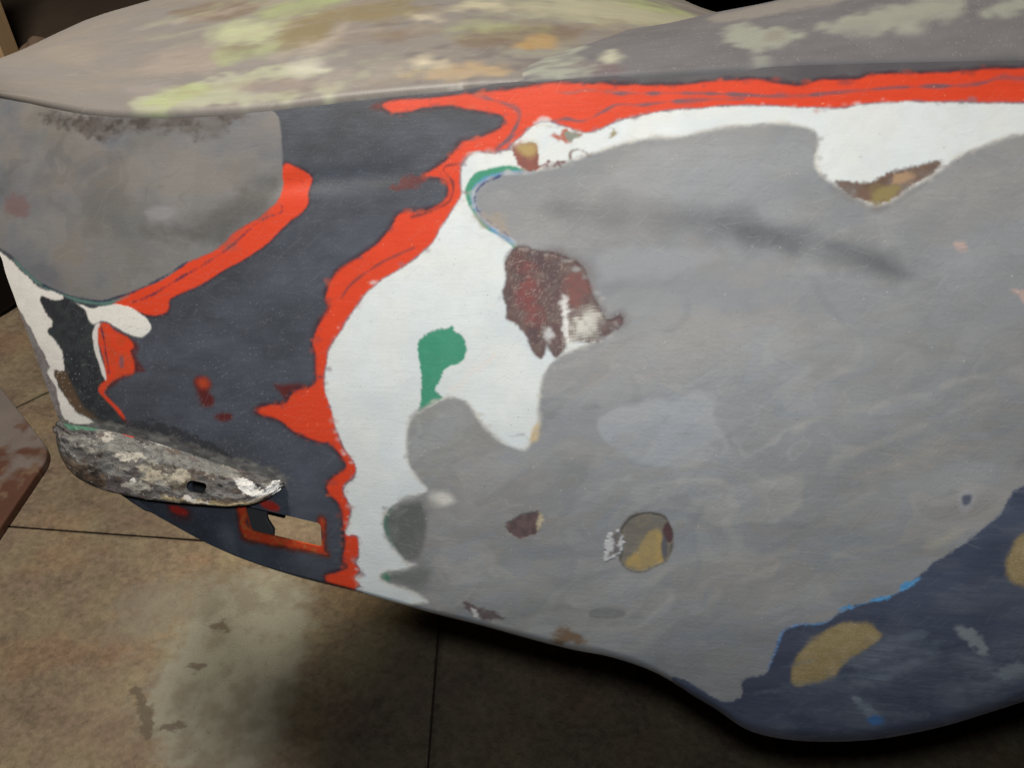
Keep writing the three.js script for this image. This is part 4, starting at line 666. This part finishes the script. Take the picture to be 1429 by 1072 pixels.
// dark bracket seen through the lamp opening
{
  const q = pts3(SHAPE.opening), ux = q[1].clone().sub(q[0]).normalize(), uy = new THREE.Vector3().crossVectors(NX, ux).normalize(), sh = new THREE.Shape();
  sh.moveTo(-0.06, 0.05); sh.lineTo(0.035, 0.05); sh.lineTo(0.036, 0.0); sh.quadraticCurveTo(0.033, -0.006, 0.024, -0.008); sh.quadraticCurveTo(0.018, -0.014, 0.023, -0.022); sh.lineTo(0.034, -0.034); sh.lineTo(0.036, -0.06); sh.lineTo(-0.06, -0.06);
  const g = new THREE.ExtrudeGeometry(sh, { depth: 0.006, bevelEnabled: true, bevelSize: 0.001, bevelThickness: 0.001, bevelSegments: 1 });
  g.applyMatrix4(new THREE.Matrix4().makeBasis(ux, uy, NX.clone()).setPosition(q[0].clone().addScaledVector(NX, -0.03).addScaledVector(ux, 0.002)));
  const sc = V(SHAPE.slotAt), pb = new RoundedBoxGeometry(0.16, 0.12, 0.006, 2, 0.002); pb.applyMatrix4(new THREE.Matrix4().makeBasis(ux, uy, NX.clone()).setPosition(sc.addScaledVector(NX, -0.12)));
  mesh('bracket_and_backing', pb, new THREE.MeshStandardMaterial({ color: new THREE.Color().setRGB(0.03, 0.03, 0.032), roughness: 0.8 }), body);  // added dark plate, put behind the bolt slot so it looks black
  mesh('bracket_and_backing', g, new THREE.MeshStandardMaterial({ color: new THREE.Color().setRGB(0.035, 0.035, 0.038), roughness: 0.7 }), body);
}

// ================================================================ the floor: worn concrete slabs with open joints
const floorPaint = new Paint(-2600, -2600, 1800, 1800, 2048, 2048, (x, y) => {
  const f = fbm(x / 260, y / 260, 5), g = fbm(x / 60 + 40, y / 60, 4), q = vn(x / 5, y / 5) * 0.5 + vn(x / 2.3, y / 2.3) * 0.5, s = sstep(0.0, 0.5, fbm(x / 34 + 11, y / 22 + 3, 5)), r = sstep(0.1, 0.5, fbm(x / 120 + 70, y / 120, 4));
  const m = 1 + 0.22 * f + 0.18 * g + 0.20 * q - 0.10 * s + 0.16 * vn(x / 11 + 3, y / 9);
  return [(0.235 + 0.022 * r) * m, (0.186 + 0.015 * g) * m, (0.128 - 0.007 * r) * m];
});
{
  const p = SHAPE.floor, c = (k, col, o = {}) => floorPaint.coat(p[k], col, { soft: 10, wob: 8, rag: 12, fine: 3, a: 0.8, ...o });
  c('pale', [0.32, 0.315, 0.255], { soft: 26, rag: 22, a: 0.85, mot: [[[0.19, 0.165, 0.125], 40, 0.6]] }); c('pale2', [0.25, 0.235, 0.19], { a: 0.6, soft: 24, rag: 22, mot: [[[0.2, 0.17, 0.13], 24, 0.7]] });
  for (const k of ['k1', 'k2', 'k3', 'k4']) c(k, [0.12, 0.095, 0.07], { soft: 4, rag: 6, a: 0.75 });
  for (const j of [[-2500, -226, -1600, -144, -900, -80, -156, -13, 800, 74, 1700, 156], [-157, -14, -154, 400, -158, 900, -157, 1700], [-1755, -165, -1337, -612, -900, -1090]]) floorPaint.line(j, [0.085, 0.066, 0.048], 7, { soft: 5, rag: 9, wob: 3, a: 0.5 });
  floorPaint.flecks(2200, -1900, -1000, 400, 700, [0.07, 0.055, 0.04], 2.5, 0, 0.6); floorPaint.flecks(1800, -1900, -1000, 400, 700, [0.34, 0.31, 0.26], 2.5, 0, 0.5);
  floorPaint.flecks(2600, -1900, -1000, 200, 700, [0.10, 0.08, 0.06], 12, 0.8, 0.4); floorPaint.flecks(1600, -1900, -1000, 200, 700, [0.36, 0.33, 0.27], 9, 0.8, 0.35);
}
const gritTex = tex(grey(512, 512, (i, j) => 0.5 + 0.3 * vn(i / 3, j / 3) + 0.25 * vn(i / 1.3, j / 1.3) + 0.3 * vn(i / 22, j / 22)), 512, 512, false, true); gritTex.repeat.set(10, 10);
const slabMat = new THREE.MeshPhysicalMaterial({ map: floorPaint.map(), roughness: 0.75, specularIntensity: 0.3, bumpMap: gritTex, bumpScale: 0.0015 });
const floorGroup = new THREE.Group(); floorGroup.name = 'floor'; floorGroup.userData = { kind: 'structure', label: 'worn brown concrete floor slabs with dark open joints' }; scene.add(floorGroup);
const slabs = [
  [[-2.5, -0.222], [-0.16, -0.012], [-0.16, 1.7], [-2.5, 1.7]],
  [[-0.1565, -0.0113], [1.7, 0.158], [1.7, 1.7], [-0.1565, 1.7]],
  [[-2.5, -0.2265], [-2.5, -2.5], [0.39, -2.5], [-1.757, -0.1645]],
  [[-1.752, -0.159], [0.396, -2.5], [1.7, -2.5], [1.7, 0.1535], [-0.152, -0.0158]],
];
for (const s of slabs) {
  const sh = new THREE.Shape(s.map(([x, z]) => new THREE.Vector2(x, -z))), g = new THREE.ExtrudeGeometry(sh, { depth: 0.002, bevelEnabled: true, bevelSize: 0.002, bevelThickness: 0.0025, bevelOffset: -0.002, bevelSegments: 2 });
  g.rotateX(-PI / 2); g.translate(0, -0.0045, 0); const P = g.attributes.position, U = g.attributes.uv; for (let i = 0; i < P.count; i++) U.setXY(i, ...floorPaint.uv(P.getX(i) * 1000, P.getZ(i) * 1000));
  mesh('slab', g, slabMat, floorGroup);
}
{ const g = new THREE.BoxGeometry(4.4, 0.04, 4.4); g.translate(-0.4, -0.0275, -0.4); mesh('sub_base', g, new THREE.MeshStandardMaterial({ color: new THREE.Color().setRGB(0.055, 0.042, 0.03), roughness: 1 }), floorGroup); }

// ================================================================ loose panel lying on the floor beyond the nose
{
  const pl = new Paint(-900, -900, 100, 900, 512, 900, (x, y) => {
    const f = fbm(x / 70, y / 70, 5), r = sstep(-0.25, 0.35, fbm(x / 60 + 8, y / 50, 5) + (y + 20) / 200), m = 1 + 0.12 * f + 0.05 * vn(x / 3, y / 3), k = sstep(0.1, 0.5, fbm(x / 26, y / 30 + 4, 4));
    return [lerp(lerp(0.21, 0.125, r), 0.19, k * r) * m, lerp(lerp(0.18, 0.06, r), 0.125, k * r) * m, lerp(lerp(0.165, 0.042, r), 0.085, k * r) * m];
  });
  const c = SHAPE.loose, sh = new THREE.Shape(), P0 = [c[0] / 1000, c[1] / 1000], D1 = [c[2] / 1000 - P0[0], c[3] / 1000 - P0[1]], D2 = [c[4] / 1000 - P0[0], c[5] / 1000 - P0[1]], n1 = Math.hypot(...D1), n2 = Math.hypot(...D2), d1 = D1.map((v) => v / n1), d2 = D2.map((v) => v / n2), r = 0.05, A = 1.0, B = 0.8;
  const pt = (i, j) => [P0[0] + d1[0] * i + d2[0] * j, -(P0[1] + d1[1] * i + d2[1] * j)];
  sh.moveTo(...pt(A, 0)); sh.lineTo(...pt(r, 0)); sh.quadraticCurveTo(...pt(0, 0), ...pt(0, r)); sh.lineTo(...pt(0, B)); sh.lineTo(...pt(A, B)); sh.closePath();
  const g = new THREE.ExtrudeGeometry(sh, { depth: 0.016, bevelEnabled: true, bevelSize: 0.005, bevelThickness: 0.005, bevelOffset: -0.005, bevelSegments: 3, curveSegments: 10 }); g.rotateX(-PI / 2); g.translate(0, 0.005, 0);
  const Q = g.attributes.position, U = g.attributes.uv; for (let i = 0; i < Q.count; i++) U.setXY(i, ...pl.uv((Q.getX(i) - P0[0]) * 1000, (Q.getZ(i) - P0[1]) * 1000));
  mesh('loose_panel', g, paintMat(pl, 0.5, 0.4, 0.0003, [4, 6]), scene, { label: 'rust-stained pale panel with rounded corner lying on the floor', category: 'panel' });
}

// ================================================================ what stands in the dark behind the nose
const wood = (r, g, b, s) => { const p = new Paint(0, 0, 1000, 1000, 256, 256, (x, y) => { const m = 1 + 0.2 * fbm(x / 30 + s, y / 400, 4) + 0.08 * vn(x / 4, y / 60); return [r * m, g * m, b * m]; }); return new THREE.MeshStandardMaterial({ map: p.map(), roughness: 0.7 }); };
{
  const bench = thing('workbench', 'brown wooden workbench in the dark background behind the nose', 'workbench'), dm = wood(0.05, 0.035, 0.024, 1), z0 = -1.3;
  const bx = (name, w, h, d, x, y, z, m = dm) => { const g = new RoundedBoxGeometry(w, h, d, 2, 0.004); g.translate(x, y, z); return mesh(name, g, m, bench); };
  bx('bench_top', 3.0, 0.045, 0.7, -1.3, 0.68, z0 - 0.35);
  for (const [x, z] of [[-2.7, -0.06], [0.1, -0.06], [-2.7, -0.64], [0.1, -0.64]]) bx('leg', 0.07, 0.657, 0.07, x, 0.3285, z0 + z);
  bx('lower_shelf', 2.8, 0.03, 0.56, -1.3, 0.22, z0 - 0.35);
  const post = new RoundedBoxGeometry(0.09, 0.9, 0.09, 2, 0.006); post.translate(SHAPE.post[0] / 1000, 0.7025 + 0.45, SHAPE.post[2] / 1000);
  mesh('timber_post', post, wood(0.52, 0.36, 0.20, 4), scene, { label: 'pale timber post standing on the wooden workbench', category: 'post' });
  const c = V(SHAPE.rag), G = new THREE.SphereGeometry(0.1, 40, 24), P = G.attributes.position;
  for (let i = 0; i < P.count; i++) { const x = P.getX(i), y = P.getY(i), z = P.getZ(i), m = 1 + 0.25 * vn(x * 22 + 4, z * 22) + 0.15 * vn(x * 50, y * 50 + z * 40); P.setXYZ(i, c.x + x * 0.8 * m, 0.7025 + max(0, y * 0.75 * m + 0.05), c.z + z * 0.8 * m); }
  G.computeVertexNormals(); mesh('rag', G, new THREE.MeshStandardMaterial({ color: new THREE.Color().setRGB(0.11, 0.075, 0.05), roughness: 0.95 }), scene, { label: 'crumpled brown rag beside the timber post', category: 'rag' });
}
{
  const tub = thing('black_tub', 'black plastic tub on the floor behind the nose', 'tub'), c = SHAPE.tub, bm = new THREE.MeshPhysicalMaterial({ color: new THREE.Color().setRGB(0.008, 0.008, 0.009), roughness: 0.45, specularIntensity: 0.3 });
  const L = new THREE.LatheGeometry([[0, 0], [0.20, 0], [0.225, 0.012], [0.235, 0.035], [0.27, 0.36], [0.262, 0.36], [0.226, 0.04], [0.21, 0.02], [0, 0.018]].map(([x, y]) => new THREE.Vector2(x, y)), 64); L.translate(c[0] / 1000, 0, c[2] / 1000); mesh('tub_wall', L, bm, tub);
  const R = new THREE.TorusGeometry(0.272, 0.012, 12, 64); R.rotateX(PI / 2); R.translate(c[0] / 1000, 0.36, c[2] / 1000); mesh('rim', R, bm, tub);
}
// ================================================================ an added, unseen lamp behind the body, brightening the floor in the lamp opening
{
  const lamp = thing('added_lamp', 'small added lamp hidden behind the body to brighten the floor', 'lamp'), p = new THREE.Vector3(-0.5, 0.72, -0.62), to = new THREE.Vector3(-0.55, 0, -0.1), d = to.clone().sub(p).normalize(), m = new THREE.Matrix4().lookAt(new THREE.Vector3(), d.clone().negate(), UP).setPosition(p);
  const dark = new THREE.MeshStandardMaterial({ color: 0x15161a, roughness: 0.5 });
  const s = new THREE.LatheGeometry([[0.02, -0.09], [0.03, -0.08], [0.035, -0.05], [0.07, 0.03], [0.067, 0.03], [0.031, -0.05], [0.02, -0.08]].map(([x, y]) => new THREE.Vector2(x, y)), 32); s.rotateX(PI / 2); s.applyMatrix4(m); mesh('shade', s, dark, lamp);
  const b = new THREE.SphereGeometry(0.024, 20, 14); b.translate(0, 0, -0.02); b.applyMatrix4(m); mesh('bulb', b, new THREE.MeshStandardMaterial({ color: 0xffffff, emissive: new THREE.Color(1, 0.88, 0.66), emissiveIntensity: 2 }), lamp);
  const st = new THREE.CylinderGeometry(0.012, 0.012, 0.76, 14); st.translate(p.x + 0.0, 0.40, p.z - 0.09); mesh('stand', st, dark, lamp);
  const ft = new THREE.CylinderGeometry(0.10, 0.11, 0.02, 32); ft.translate(p.x, 0.01, p.z - 0.09); mesh('base', ft, dark, lamp);
  const L = new THREE.SpotLight(new THREE.Color(1, 0.90, 0.66), 1.3, 0, 0.42, 0.8, 2); L.position.copy(p).addScaledVector(d, 0.035); L.target.position.copy(to); L.castShadow = true; scene.add(L, L.target);
}
// ================================================================ the tube lamp overhead
{
  const lamp = thing('tube_lamp', 'warm fluorescent tube lamp hanging overhead', 'lamp'), wm = new THREE.MeshStandardMaterial({ color: 0xb8b8b0, roughness: 0.5 });
  const h = new RoundedBoxGeometry(0.2, 0.05, 1.3, 2, 0.01); h.translate(LAMP.x, LAMP.y + 0.065, LAMP.z); mesh('housing', h, wm, lamp);
  const t = new THREE.CylinderGeometry(0.016, 0.016, 1.2, 20); t.rotateX(PI / 2); t.translate(LAMP.x, LAMP.y + 0.022, LAMP.z); mesh('tube', t, new THREE.MeshStandardMaterial({ color: 0xffffff, emissive: new THREE.Color(1, 0.85, 0.62), emissiveIntensity: 2 }), lamp);
}


renderer.render(scene, camera);
